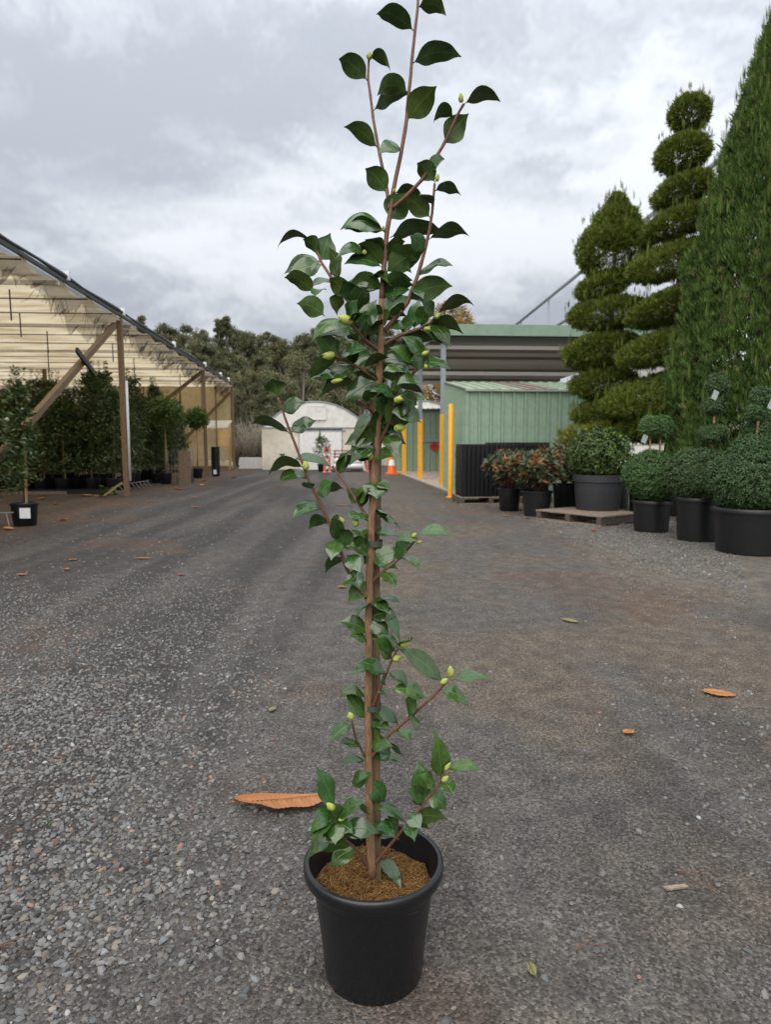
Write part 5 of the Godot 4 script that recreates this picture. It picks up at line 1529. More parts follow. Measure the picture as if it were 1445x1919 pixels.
	part("cone", lathe([Vector2(0.19, 0.05), Vector2(0.13, 0.34), Vector2(0.085, 0.57), Vector2(0.04, 0.84), Vector2(0.0, 0.845)], 20), M.hi_orange, cn)
	part("band", lathe([Vector2(0.134, 0.34), Vector2(0.138, 0.34), Vector2(0.091, 0.57), Vector2(0.087, 0.57)], 20), M.white_card, cn)


func pallet(label: String, at: Vector3, turn: float, s: Vector3, m: Material) -> Node3D:
	var t := thing("pallet", label, "pallet", at, turn)
	var n := 7
	var w := s.z / (n + 0.6)
	for i in n:
		var z := -s.z * 0.5 + w * 0.5 + i * (s.z - w) / (n - 1)
		part("top_board", box_mesh(Vector3(s.x + rnd(-0.015, 0.015), 0.02, w * 0.86), Vector3(rnd(-0.006, 0.006), s.y - 0.01 + rnd(-0.002, 0.002), z)), m, t)
	for i in 3:
		part("bearer", box_mesh(Vector3(0.085, s.y - 0.044, s.z - 0.01), Vector3((i - 1) * (s.x * 0.5 - 0.05), (s.y - 0.044) * 0.5 + 0.022, 0)), M.pallet_dark, t)
	for i in 3:
		part("bottom_board", box_mesh(Vector3(s.x, 0.02, 0.1), Vector3(0, 0.011, (i - 1) * (s.z * 0.5 - 0.05))), m, t)
	return t

# ---------------------------------------------------------------- carport, sheds, steel frame

func sheet_panel(w: float, h0: float, h1: float) -> ArrayMesh:
	# one trapezoid-ribbed steel sheet of width w, height from h0 to h1 across it; faces +Z
	var st := begin(true)
	var prof := [Vector2(0.0, 0.0), Vector2(0.012, 0.036), Vector2(0.050, 0.036), Vector2(0.064, 0.0), Vector2(w * 0.62 - 0.012, 0.0), Vector2(w * 0.62, 0.007), Vector2(w * 0.62 + 0.012, 0.0), Vector2(w - 0.006, 0.0), Vector2(w - 0.003, -0.012), Vector2(w - 0.001, 0.0)]
	for i in prof.size() - 1:
		var a: Vector2 = prof[i]
		var b: Vector2 = prof[i + 1]
		var ya := lerpf(h0, h1, a.x / w)
		var yb := lerpf(h0, h1, b.x / w)
		quad(st, Vector3(a.x, 0, a.y), Vector3(a.x, ya, a.y), Vector3(b.x, yb, b.y), Vector3(b.x, 0, b.y))
	return done(st)


func metal_shed(label: String, p0: Vector3, w: float, d: float, hf: float, hb: float, pitch: float) -> Node3D:
	# p0 is the near corner on the yard side; the front faces +Z, the roof falls towards the front
	var t := thing("metal_shed", label, "shed", p0)
	var n := int(round(w / pitch))
	var pw := w / n
	var front := sheet_panel(pw, hf, hf)
	for i in n:
		part("wall_panel", front, M.green_steel, t, Transform3D(Basis(), Vector3(i * pw, 0, 0)))
	var m := int(round(d / pitch))
	var sw := d / m
	for i in m:
		# side on the yard, facing -X; running from the back corner forwards
		var ha := lerpf(hb, hf, float(i) / m)
		var hc := lerpf(hb, hf, float(i + 1) / m)
		part("side_panel", sheet_panel(sw, ha, hc), M.green_steel, t, Transform3D(Basis(Vector3(0, 0, 1), Vector3.UP, Vector3(-1, 0, 0)), Vector3(0, 0, -d + i * sw)))
	part("back_wall", box_mesh(Vector3(w, hb, 0.03), Vector3(w * 0.5, hb * 0.5, -d)), M.green_steel, t)
	part("far_wall", box_mesh(Vector3(0.03, hf, d), Vector3(w, hf * 0.5, -d * 0.5)), M.green_steel, t)
	part("corner_flashing", box_mesh(Vector3(0.05, hf, 0.05), Vector3(0.0, hf * 0.5, 0.0)), M.green_steel, t)
	# roof sheets run from back to front
	var slope := atan2(hb - hf, d)
	var ln := sqrt(d * d + (hb - hf) * (hb - hf)) + 0.12
	for i in n + 1:
		var st := begin(true)
		var x := -0.05 + i * pw
		var ww := minf(pw, w + 0.06 - x)
		if ww < 0.02: continue
		box(st, Vector3(x + ww * 0.5, 0, -ln * 0.5), Vector3(ww - 0.002, 0.012, ln))
		box(st, Vector3(x + 0.012, 0.018, -ln * 0.5), Vector3(0.03, 0.03, ln))
		var old := i in [int(n * 0.42), int(n * 0.42) + 1, int(n * 0.42) + 2]
		part("roof_sheet", done(st), M.rust_roof if old else M.green_roof, t, Transform3D(Basis(Vector3.RIGHT, slope), Vector3(0, hf + 0.015, 0.06)))
	part("front_flashing", box_mesh(Vector3(w + 0.08, 0.035, 0.02), Vector3(w * 0.5, hf - 0.01, 0.075)), M.green_roof, t)
	return t


func carport() -> void:
	var t := thing("carport", "steel carport with green fascia, ribbed roof and grey posts sleeved in yellow", "carport", Vector3.ZERO)
	var posts := [[2.86, -19.2, 4.02], [2.66, -22.9, 4.0], [2.49, -26.8, 4.0], [2.2, -30.6, 4.0]]
	for p: Array in posts:
		var po := part("post", box_mesh(Vector3(0.13, p[2], 0.13), Vector3(p[0], p[2] * 0.5, p[1])), M.galv, t)
		part("sleeve", box_mesh(Vector3(0.146, 2.0, 0.146), Vector3(p[0], 1.0, p[1])), M.yellow_paint, po)
	for x: float in [9.6]:
		for z: float in [-19.4, -26.0, -33.0]:
			part("post", box_mesh(Vector3(0.15, 4.0, 0.15), Vector3(x, 2.0, z)), M.galv, t)
	# roof: sheets run across, falling slightly to the back
	var x0 := 2.62
	var x1 := 10.0
	var z0 := -18.95
	var z1 := -34.0
	var ry := func(z: float) -> float: return lerpf(4.28, 4.05, (z - z0) / (z1 - z0))
	var n := 15
	for i in n:
		var za := lerpf(z0, z1, float(i) / n)
		var zb := lerpf(z0, z1, float(i + 1) / n)
		var st := begin(true)
		var xa := x0 - 0.02 * i * 0.6
		for k in 74:
			var xl := lerpf(xa, x1, k / 74.0)
			var xm := lerpf(xa, x1, (k + 0.5) / 74.0)
			var xr := lerpf(xa, x1, (k + 1) / 74.0)
			for s: Array in [[xl, xm, 0.0, 0.03], [xm, xr, 0.03, 0.0]]:
				quad(st, Vector3(s[0], ry.call(za) + s[2], za), Vector3(s[1], ry.call(za) + s[3], za), Vector3(s[1], ry.call(zb) + s[3], zb), Vector3(s[0], ry.call(zb) + s[2], zb))
		part("roof_sheet", done(st), M.skylight if i in [3, 9, 10] else M.roof_under, t)
	for z: float in [-19.5, -20.9, -22.4, -24.0, -27.5, -31.0]:
		part("purlin", box_mesh(Vector3(x1 - x0 - 0.15, 0.10, 0.05), Vector3((x0 + x1) * 0.5, ry.call(z) - 0.08, z)), M.purlin, t)
	for z: float in [-19.25]:
		part("beam", box_mesh(Vector3(7.0, 0.22, 0.12), Vector3(6.3, ry.call(z) - 0.26, z - 0.1)), M.purlin, t)
	# fascia
	part("front_fascia", box_mesh(Vector3(x1 - x0 + 0.1, 0.30, 0.05), Vector3((x0 + x1) * 0.5, 4.25, z0 + 0.03)), M.green_trim, t)
	var st2 := begin(true)
	bar(st2, Vector3(x0 - 0.03, 4.25, z0), Vector3(x0 - 0.25, 4.06, z1), 0.05, 0.30)
	part("side_fascia", done(st2), M.green_trim, t)
	var bw := part("back_wall", box_mesh(Vector3(0.12, 2.6, 8.5), Vector3(8.3, 2.3, -31.2)), M.cream_wall, t)
	part("pier", box_mesh(Vector3(0.55, 3.6, 0.25), Vector3(8.2, 1.8, -26.9)), M.cream_wall, bw)
	# concrete floor
	var slab := begin(true)
	var pr := [Vector3(2.72, 0, -15.6), Vector3(2.42, 0, -26.5), Vector3(2.3, 0, -31.0), Vector3(9.9, 0, -31.0), Vector3(9.9, 0, -15.6)]
	for v in [[0, 1, 4], [1, 3, 4], [1, 2, 3]]:
		for k: int in v:
			slab.set_uv(Vector2.ZERO)
			slab.add_vertex(pr[k] + Vector3(0, 0.035, 0))
	for i in 5:
		var a: Vector3 = pr[i]
		var b: Vector3 = pr[(i + 1) % 5]
		quad(slab, a, a + Vector3(0, 0.035, 0), b + Vector3(0, 0.035, 0), b)
	tag(part("concrete_floor", done(slab), M.concrete, self), "", "", "", "structure")
	# lone yellow bollard by the shed corner
	var b := thing("yellow_bollard", "tall yellow round bollard standing at the green shed corner", "bollard", Vector3(2.47, 0, -15.35))
	part("pipe", lathe([Vector2(0.0, 0.0), Vector2(0.056, 0.0), Vector2(0.056, 2.04), Vector2(0.045, 2.065), Vector2(0.0, 2.07)], 20), M.yellow_paint, b)
	part("flange", lathe([Vector2(0.056, 0.0), Vector2(0.10, 0.0), Vector2(0.10, 0.015), Vector2(0.056, 0.018)], 20), M.yellow_paint, b)


func metal_sheds() -> void:
	metal_shed("sage green ribbed steel shed with a rust patched sloping roof behind the black trays", Vector3(2.76, 0.0, -15.05), 3.3, 3.1, 2.35, 2.76, 0.262)
	var s := metal_shed("green steel shed under the carport with a red diamond hazard sign", Vector3(2.32, 0.036, -29.3), 4.6, 2.2, 2.55, 2.7, 0.24)
	part("trim", box_mesh(Vector3(4.6, 0.07, 0.07), Vector3(2.3, 2.55, 0.06)), M.steel_dark, s)
	part("mid_rail", box_mesh(Vector3(1.2, 0.10, 0.04), Vector3(1.75, 1.28, 0.045)), M.galv, s)
	# hazard diamond
	var d := thing("hazard_sign", "red diamond flammable hazard sign on the green shed wall", "sign", Vector3(4.02, 1.07, -29.23))
	part("plate", box_mesh(Vector3(0.34, 0.34, 0.008)), M.sign_red, d, Transform3D(Basis(Vector3.BACK, PI / 4), Vector3.ZERO))
	var st := begin(true)
	for v: Vector3 in [Vector3(-0.045, 0.07, 0), Vector3(0.0, 0.175, 0), Vector3(0.02, 0.11, 0), Vector3(-0.045, 0.07, 0), Vector3(0.02, 0.11, 0), Vector3(0.05, 0.135, 0), Vector3(-0.045, 0.07, 0), Vector3(0.05, 0.135, 0), Vector3(0.045, 0.07, 0)]: st.add_vertex(v)
	part("flame_symbol", done(st), M.ink, d, Transform3D(Basis(), Vector3(0, 0, 0.007)))
	for w: Array in [["FLAMMABLE", 0.02, 0.0011], ["GAS", -0.035, 0.0011], ["2", -0.15, 0.0014]]:
		var tm := TextMesh.new()
		var f := SystemFont.new()
		f.font_names = PackedStringArray(["Droid Sans"])
		f.font_weight = 700
		tm.font = f
		tm.text = w[0]
		tm.font_size = 40
		tm.pixel_size = w[2]
		tm.depth = 0.002
		part("lettering", tm, M.ink, d, Transform3D(Basis(), Vector3(0, w[1], 0.007)))


func greenhouse_frame() -> void:
	# tall galvanised frame behind the carport
	var t := thing("steel_frame", "tall galvanised steel frame with sloping rails behind the carport roof", "steel frame", Vector3.ZERO)
	var a := Vector3(9.66, 7.64, -38.0)
	var b := Vector3(9.53, 8.13, -21.0)
	part("top_rail", tube_mesh([a, b, b + (b - a) * 0.3], [0.07, 0.07, 0.07], 8), M.galv, t)
	var c := Vector3(10.6, 6.9, -34.0)
	var e := Vector3(10.2, 6.9, -20.0)
	part("lower_rail", tube_mesh([c, e], [0.065, 0.065], 8), M.galv, t)
	for z: float in [-37.0, -32.0, -26.5, -21.5]:
		var u := (z - a.z) / (b.z - a.z)
		var p := a.lerp(b, u)
		part("upright", tube_mesh([Vector3(p.x + 0.1, 0, p.z), p], [0.05, 0.045], 8), M.galv, t)
	# glasshouse behind the spiral topiary
	var g := thing("greenhouse", "white framed greenhouse with pale panels behind the topiary", "greenhouse", Vector3(6.9, 0, -19.8))
	for i in 6:
		for j in 3:
			part("pane", box_mesh(Vector3(0.96, 1.1, 0.02), Vector3(0.9 + i * 1.0, 0.6 + j * 1.16, 0)), M.white_film, g)
	for i in 7:
		part("mullion", box_mesh(Vector3(0.05, 3.6, 0.06), Vector3(0.4 + i * 1.0, 1.8, 0.01)), M.white_paint, g)
	for j in 4:
		part("transom", box_mesh(Vector3(6.05, 0.05, 0.05), Vector3(3.4, 0.03 + j * 1.16, 0.012)), M.white_paint, g)
	var st := begin(true)
	quad(st, Vector3(0.3, 3.55, 0.1), Vector3(0.3, 5.0, -3.0), Vector3(6.5, 5.0, -3.0), Vector3(6.5, 3.55, 0.1))
	part("roof", done(st), M.white_film, g)
	part("side", box_mesh(Vector3(0.03, 3.5, 3.0), Vector3(6.42, 1.75, -1.5)), M.white_film, g)

# ---------------------------------------------------------------- trees on the hill

func gum_tree(kind: int) -> Array:
	# [trunk mesh, crown transforms, crown colours]
	var h: float = [11.5, 13.5, 9.5, 16.5, 12.0][kind]
	var st := begin()
	var lean := Vector3(rnd(-0.6, 0.6), 0, rnd(-0.6, 0.6))
	tube(st, [Vector3(0, -0.5, 0), Vector3(0, h * 0.35, 0) + lean * 0.3, Vector3(0, h * 0.82, 0) + lean], [0.24, 0.17, 0.07], 6)
	var xf := []
	var col := []
	var lobes: int = [13, 14, 15, 6, 16][kind]
	var low: float = [0.42, 0.42, 0.30, 0.80, 0.25][kind]
	for i in lobes:
		var u := (i + rnd(0.2, 0.8)) / lobes
		var y := h * lerpf(low, 0.97, u)
		var reach := h * (0.034 if kind == 3 else 0.21) * (1.0 - 0.75 * pow(u, 2.4)) * rnd(0.6, 1.15)
		var a := i * 2.4 + rnd(-0.4, 0.4)
		var c := Vector3(cos(a) * reach, y, sin(a) * reach) + lean * u
		tube(st, [Vector3(0, y * 0.72, 0) + lean * u * 0.7, c * Vector3(0.6, 1, 0.6) + Vector3(0, -0.5, 0), c], [0.07, 0.05, 0.02], 4)
		var r := h * (0.034 if kind == 3 else rnd(0.065, 0.105))
		var tone := rnd(0.75, 1.2)
		for k in 46:
			var d := rdir() * pow(rng.randf(), 0.4)
			d.y = d.y * 0.55 if d.y < 0 else d.y * 0.75
			xf.append(Transform3D(Basis.from_euler(Vector3(rnd(0, TAU), rnd(0, TAU), 0)).scaled(Vector3.ONE * rnd(0.7, 1.2)), c + d * r))
			var v := tone * rnd(0.7, 1.25)
			col.append(Color(v * rnd(0.95, 1.2), v, v * rnd(0.8, 1.1)))
	return [done(st), xf, col]


func forest() -> void:
	var tuft := leafy(16, 0.32, 0.12, 0.36, 0.3)
	var hn := noise(51, 0.02, 3)
	var protos := []
	var group := "gum trees on the wooded hill"
	for k in 5:
		var g := gum_tree(k)
		var label := "tall thin gum tree with a small crown rising above the wooded hill" if k == 3 else "olive green gum tree in the wooded hillside beyond the tunnels"
		var t := thing("gum_tree", label, "tree", Vector3.ZERO, 0.0, "tall thin gums above the hill" if k == 3 else group)
		part("trunk", g[0], M.gum_bark, t)
		many("crown", tuft, M.gum_leaf, g[1], g[2], t)
		protos.append(t)
	var used := [false, false, false, false, false]
	var looks := ["round crowned", "high crowned", "low bushy", "thin", "full crowned"]
	var put := func(k: int, x: float, z: float, s: float) -> void:
		var spot := "at the foot of the hill behind the tunnel" if z > -60.0 else ("on the lower slope of the wooded hill" if z > -80.0 else ("on the upper slope of the wooded hill" if z > -105.0 else "on the crest of the wooded hill"))
		var said := "tall thin gum tree with a small crown rising above the wooded hill" if k == 3 else "olive green %s gum tree %s" % [looks[k], spot]
		var at := Vector3(x, hill_height(x, z, hn) - 0.1, z)
		if not used[k]:
			used[k] = true
			protos[k].position = at
			protos[k].rotation.y = rnd(0, TAU)
			protos[k].scale = Vector3.ONE * s
			protos[k].set_meta("label", said)
		else:
			copy_of(protos[k], "gum_tree", at, rnd(0, TAU), said, s)
	for row: Array in [[-49.0, 7, 0.52, 0], [-55.0, 8, 0.62, 0], [-63.0, 9, 0.70, 0], [-73.0, 12, 0.80, 0], [-85.0, 15, 0.86, 0], [-98.0, 17, 0.90, 0], [-112.0, 19, 0.96, 0]]:
		var d: float = -row[0]
		var xa := -d * 0.31 - 1.0
		var xb := d * 0.10
		for i in row[1]:
			var x := lerpf(xa, xb, (i + rnd(0.1, 0.9)) / row[1])
			var z: float = row[0] + rnd(-3.5, 3.5)
			if d < 52.0 and absf(x - 3.0) < 5.5: continue
			put.call([0, 1, 2, 4][rng.randi() % 4], x, z, row[2] * rnd(0.85, 1.15))
	for q: Array in [[-28.5, -104.0, 0.86], [-17.8, -108.0, 0.84], [-16.6, -106.0, 0.87], [-3.5, -108.0, 0.84]]:
		put.call(3, q[0], q[1], q[2])
	# low scrub under the trees: closes the gaps near the ground
	for i in 16:
		var x := lerpf(-16.0, 8.0, (i + rnd(0.1, 0.9)) / 16.0)
		var z := rnd(-49.0, -46.5)
		var t := thing("scrub", "low dark scrub bush at the foot of the wooded hill", "bush", Vector3(x, 0, z), 0.0, "scrub at the foot of the hill")
		var xf := []
		var col := []
		for k in 150:
			var d := rdir()
			d.y = absf(d.y)
			d *= pow(rng.randf(), 0.4)
			xf.append(Transform3D(Basis.from_euler(Vector3(rnd(0, TAU), rnd(0, TAU), 0)), Vector3(d.x * 1.3, d.y * 2.3, d.z * 1.3)))
			var v := rnd(0.5, 1.0)
			col.append(Color(v, v, v * 0.9))
		many("foliage", tuft, M.gum_leaf, xf, col, t)
	# autumn tree behind the carport
	var at := thing("autumn_tree", "tree with thinning orange-brown autumn leaves behind the carport", "tree", Vector3(7.9, -0.03, -50.0))
	var g2 := gum_tree(4)
	part("trunk", g2[0], M.grey_bark, at)
	var xf2 := []
	var col2 := []
	for i in 1500:
		var d := rdir() * pow(rng.randf(), 0.45)
		var yy := 6.8 + d.y * 4.6
		var wdt := 2.9 * (1.0 - 0.25 * d.y)
		xf2.append(Transform3D(Basis.from_euler(Vector3(rnd(0, TAU), rnd(0, TAU), 0)).scaled(Vector3.ONE * 0.7), Vector3(d.x * wdt, yy, d.z * wdt)))
		var v := rnd(0.6, 1.25)
		var q := rng.randf()
		col2.append(Color(v, v * 0.95, v * 0.9) if q < 0.75 else Color(v * 0.7, v * 1.0, v * 0.9))
	many("crown", tuft, M.autumn_leaf, xf2, col2, at)


# ---------------------------------------------------------------- potted plants and topiary beside the shed

func tray_mesh(w: float, h: float, d: float) -> ArrayMesh:
	# one shallow black tray with upright ribs round its sides
	var st := begin(true)
	box(st, Vector3(0, h * 0.5, 0), Vector3(w - 0.06, h - 0.004, d - 0.06))
	box(st, Vector3(0, h - 0.006, 0), Vector3(w - 0.03, 0.007, d - 0.03))
	var n := 7
	for i in n:
		var x := -w * 0.5 + w * (i + 0.5) / n
		box(st, Vector3(x, h * 0.42, d * 0.5 - 0.008), Vector3(w / n * 0.5, h * 0.86, 0.034))
	for i in n:
		var z := -d * 0.5 + d * (i + 0.5) / n
		box(st, Vector3(-w * 0.5 + 0.008, h * 0.42, z), Vector3(0.034, h * 0.86, d / n * 0.5))
	return done(st)


func tray_stack(label: String, at: Vector3, w: float, d: float, n: int) -> void:
	var t := thing("tray_stack", label, "trays", at)
	var h := 0.0335
	var m := tray_mesh(w, h, d)
	for i in n:
		part("tray", m, M.black_plastic, t, Transform3D(Basis(Vector3.UP, rnd(-0.006, 0.006)), Vector3(rnd(-0.004, 0.004), i * h, rnd(-0.004, 0.004))))


var uneven := FastNoiseLite.new()

func blob_leaves(n: int, c: Vector3, r: Vector3, shell: float, s0: float, s1: float, tint: Color, xf: Array, col: Array, tilt := Basis()) -> void:
	for i in n:
		var d := rdir()
		var q := lerpf(shell, 1.0, rng.randf()) * (1.0 + 0.13 * uneven.get_noise_3dv((c + d * 0.35) * 60.0))
		if rng.randf() < 0.012: q *= rnd(1.03, 1.13)
		var p := c + tilt * (d * r * q)
		var nrm := (tilt * (d / r)).normalized()
		var b := along((nrm + Vector3(0, 0.55, 0) + rdir() * 0.45).normalized(), rdir())
		xf.append(Transform3D(b.scaled(Vector3.ONE * rnd(s0, s1)), p))
		var v := rnd(0.62, 1.3)
		col.append(Color(tint.r * v * rnd(0.9, 1.15), tint.g * v, tint.b * v * rnd(0.8, 1.1)))


func right_hand_pots() -> void:
	pallet("weathered timber pallet under the left stacks of black trays", Vector3(3.0, 0, -14.05), 0.0, Vector3(1.26, 0.15, 1.05), M.pallet_wood)
	pallet("weathered timber pallet under the end stack of black trays, behind the bronze shrubs", Vector3(3.95, 0, -14.1), 0.0, Vector3(0.6, 0.15, 1.05), M.pallet_wood)
	tray_stack("stack of ribbed black trays at the yard end of the pallet by the green shed", Vector3(2.72, 0.15, -13.93), 0.62, 0.78, 31)
	tray_stack("middle stack of ribbed black trays on the pallet, behind the bronze shrubs", Vector3(3.34, 0.15, -13.98), 0.58, 0.78, 32)
	tray_stack("stack of ribbed black trays on its own small pallet behind the bronze shrubs", Vector3(3.92, 0.15, -14.0), 0.55, 0.78, 32)
	# bronze leaved rhododendrons
	var tuft := leafy(9, 0.135, 0.046, 0.03, 0.5, 0.1)
	for p: Array in [[3.03, -12.2, 0.215, 0.41, 0.43, "bronze and green shrub in a round black pot beside the black trays"], [3.27, -11.3, 0.26, 0.42, 0.48, "bronze and green shrub with bare forked stems in the wider black pot"], [3.93, -11.9, 0.21, 0.50, 0.40, "bronze and orange shrub in a tall black pot behind the pallet"]]:
		var t := thing("potted_shrub", p[5], "potted plant", Vector3(p[0], 0, p[1]))
		part("pot", pot_mesh(p[2], p[2] * 0.78, p[3]), M.black_plastic, t)
		part("mulch", mulch_disc(p[2] - 0.02, p[3] - 0.04, 0.02, 3, 18), M.mulch, t)
		for i in 6:
			var a := TAU * i / 6.0 + rnd(-0.3, 0.3)
			var e := Vector3(cos(a) * p[4] * 0.62, p[3] + rnd(0.3, 0.5), sin(a) * p[4] * 0.62)
			part("branch", tube_mesh([Vector3(0, p[3] - 0.05, 0), Vector3(e.x * 0.35, p[3] + 0.14, e.z * 0.35), e], [0.016, 0.012, 0.006], 6), M.twig, t)
		var xf := []
		var col := []
		for i in 210:
			var d := rdir()
			var q := pow(rng.randf(), 0.35)
			var c := Vector3(d.x * p[4] * q, p[3] + 0.37 + d.y * 0.30 * q, d.z * p[4] * q)
			xf.append(Transform3D(along((Vector3(d.x, 0.9, d.z)).normalized(), rdir()).scaled(Vector3.ONE * rnd(0.75, 1.15)), c))
			var k := rng.randf()
			var v := rnd(0.7, 1.3)
			if k < 0.72: col.append(Color(0.10, 0.135, 0.07) * v)
			elif k < 0.92: col.append(Color(0.20, 0.095, 0.03) * v)
			else: col.append(Color(0.34, 0.15, 0.06) * v)
		many("foliage", tuft, M.rhodo_leaf, xf, col, t)
	# pallet with the large grey pot
	pallet("weathered timber pallet under the large grey pot", Vector3(3.86, 0, -10.5), -1.02, Vector3(1.26, 0.155, 1.0), M.pallet_wood)
	var bp := thing("potted_bush", "dense bright green bush in a large grey rimmed pot on the pallet", "potted plant", Vector3(4.1, 0.157, -10.75))
	part("pot", lathe([Vector2(0.0, 0.0), Vector2(0.33, 0.0), Vector2(0.335, 0.01), Vector2(0.375, 0.44), Vector2(0.395, 0.445), Vector2(0.40, 0.55), Vector2(0.385, 0.555), Vector2(0.36, 0.54), Vector2(0.35, 0.42), Vector2(0.0, 0.42)], 44), M.grey_pot, bp)
	part("mulch", mulch_disc(0.35, 0.50, 0.02, 4, 22), M.mulch, bp)
	part("stem", tube_mesh([Vector3(0, 0.45, 0), Vector3(0.02, 0.85, 0)], [0.035, 0.02], 8), M.grey_bark, bp)
	var bx := []
	var bc := []
	blob_leaves(1500, Vector3(0.0, 0.90, 0), Vector3(0.50, 0.40, 0.48), 0.55, 0.7, 1.2, Color(1, 1, 1), bx, bc)
	for i in bc.size():
		# young yellow-green shoots anywhere in the bush
		if rng.randf() < 0.12: bc[i] = bc[i] * Color(1.6, 1.5, 1.1)
	many("foliage", leafy(7, 0.058, 0.03, 0.035, 0.7), M.bush_leaf, bx, bc, bp)
	# small olive and pinkish bushes behind it
	for p: Array in [[4.25, -12.3, 0.75, 1.50, "small olive green pointed bush behind the bright green bush"], [4.65, -12.1, 0.6, 1.62, "small pale tipped bush against the foot of the spiral tree"]]:
		var t := thing("small_conifer", p[4], "potted plant", Vector3(p[0], 0, p[1]))
		part("pot", pot_mesh(0.22, 0.17, 0.4), M.black_plastic, t)
		part("mulch", mulch_disc(0.2, 0.36, 0.02, 3, 16), M.mulch, t)
		part("stem", tube_mesh([Vector3(0, 0.35, 0), Vector3(0.02, p[3] - 0.2, 0)], [0.025, 0.012], 7), M.twig, t)
		var xf := []
		var col := []
		blob_leaves(260, Vector3(0, p[3] - 0.32, 0), Vector3(0.36, 0.36, 0.36) * p[2] / 0.75, 0.3, 0.5, 0.9, Color(1.25, 1.05, 1.1), xf, col)
		blob_leaves(160, Vector3(0.05, 0.75, 0.05), Vector3(0.26, 0.3, 0.26), 0.3, 0.5, 0.9, Color(1.1, 1.0, 1.0), xf, col)
		many("foliage", spray, M.conifer_leaf, xf, col, t)
	# clipped balls
	var bt := leafy(9, 0.025, 0.014, 0.026, 0.8)
	clipped("dense clipped ball with two small pom-poms above it on bare stems, in a black pot", Vector3(4.27, 0, -9.2), 0.265, 0.43, [[0, 0.76, 0, 0.40, 0.345], [-0.085, 1.44, 0.05, 0.135, 0.13], [0.10, 1.42, 0.0, 0.14, 0.15]], [[-0.075, 1.05, 1.36], [0.07, 1.05, 1.36]], Color(0.95, 1.25, 0.85), bt, Vector3(-0.19, 1.26, 0.12))
	clipped("tiered clipped topiary of one large ball and three small tiers, in a black pot", Vector3(4.44, 0, -8.3), 0.27, 0.54, [[0, 0.82, 0, 0.385, 0.33], [0.15, 1.32, 0.0, 0.165, 0.11], [0.14, 1.66, 0.0, 0.13, 0.10], [0.18, 1.92, 0.0, 0.13, 0.13]], [[0.14, 1.1, 1.9]], Color(0.85, 0.95, 0.85), bt, Vector3(0.09, 1.78, 0.12))
	clipped("largest clipped topiary with a spiralling upper tier, in the widest black pot", Vector3(4.55, 0, -7.35), 0.415, 0.50, [[0, 0.80, 0, 0.47, 0.37], [0.10, 1.14, -0.05, 0.30, 0.17], [0.16, 1.34, -0.1, 0.20, 0.15], [-0.02, 1.55, 0.0, 0.09, 0.08], [0.04, 1.70, 0.0, 0.10, 0.12]], [[0.0, 1.25, 1.72]], Color(0.75, 0.95, 0.80), bt, Vector3(0.10, 1.62, 0.1))


func clipped(label: String, at: Vector3, pr: float, ph: float, balls: Array, stems: Array, tint: Color, bt: ArrayMesh, tagged: Vector3) -> void:
	var t := thing("clipped_topiary", label, "topiary", at)
	part("pot", pot_mesh(pr, pr * 0.84, ph, 0.016, 0.045), M.black_plastic, t)
	part("mulch", mulch_disc(pr - 0.025, ph - 0.04, 0.02, 3, 20), M.mulch, t)
	part("trunk", tube_mesh([Vector3(0, ph - 0.05, 0), Vector3(0, ph + 0.3, 0)], [0.03, 0.02], 8), M.grey_bark, t)
	for s: Array in stems:
		part("stem", tube_mesh([Vector3(s[0] * 0.9, s[1] - 0.1, 0.02), Vector3(s[0] + 0.008, (s[1] + s[2]) * 0.5, 0.02), Vector3(s[0] * 1.05, s[2], 0.02)], [0.014, 0.013, 0.011], 7), M.cane, t)
	for b: Array in balls:
		var xf := []
		var col := []
		var r := Vector3(b[3], b[4], b[3])
		blob_leaves(int(900 + 12500.0 * b[3] * b[3] * 2.2), Vector3(b[0], b[1], b[2]), r, 0.78, 0.75, 1.2, tint, xf, col)
		many("foliage", bt, M.box_leaf, xf, col, t)
	var tb := Basis.from_euler(Vector3(0.1, 0.3, -0.35))
	part("tag", box_mesh(Vector3(0.085, 0.11, 0.003)), M.tag_card, t, Transform3D(tb, tagged))


var spray: ArrayMesh

func spiral(label: String, at: Vector3, tiers: Array, pot: Array, seed_tilt: float) -> void:
	var t := thing("spiral_topiary", label, "topiary", at)
	part("pot", pot_mesh(pot[0], pot[0] * 0.86, pot[1], 0.03, 0.08), M.black_plastic, t)
	part("mulch", mulch_disc(pot[0] - 0.05, pot[1] - 0.06, 0.03, 3, 24), M.mulch, t)
	var top: float = tiers[0][1]
	part("trunk", tube_mesh([Vector3(0, pot[1] - 0.1, 0), Vector3(0.05, top * 0.5, 0), Vector3(tiers[0][0], top, 0)], [0.09, 0.06, 0.02], 8), M.grey_bark, t)
	var k := 0
	for q: Array in tiers:
		var xf := []
		var col := []
		var tilt := Basis(Vector3.BACK, q[4]) * Basis(Vector3.RIGHT, 0.10 * sin(k * 2.1))
		var area: float = q[2] * q[3] + q[2] * q[2] * 0.6
		blob_leaves(int(800 + 3400.0 * area), Vector3(q[0], q[1], 0), Vector3(q[2] * 0.95, q[3] * 0.74, q[2] * 0.95), 0.70, 0.32, 0.56, Color(1, 1, 1), xf, col, tilt)
		# loose tips standing out of the clipped outline
		for i in int(14 + 26.0 * q[2]):
			var d := rdir()
			d.y = absf(d.y)
			xf.append(Transform3D(along((d * 0.6 + Vector3.UP).normalized(), rdir()).scaled(Vector3(0.26, rnd(0.6, 1.1), 0.26)), Vector3(q[0], q[1], 0) + tilt * (d * Vector3(q[2], q[3], q[2]) * 1.03)))
			col.append(Color(1, 1, 1) * rnd(0.7, 1.25))
		many("foliage", spray, M.conifer_leaf, xf, col, t)
		k += 1


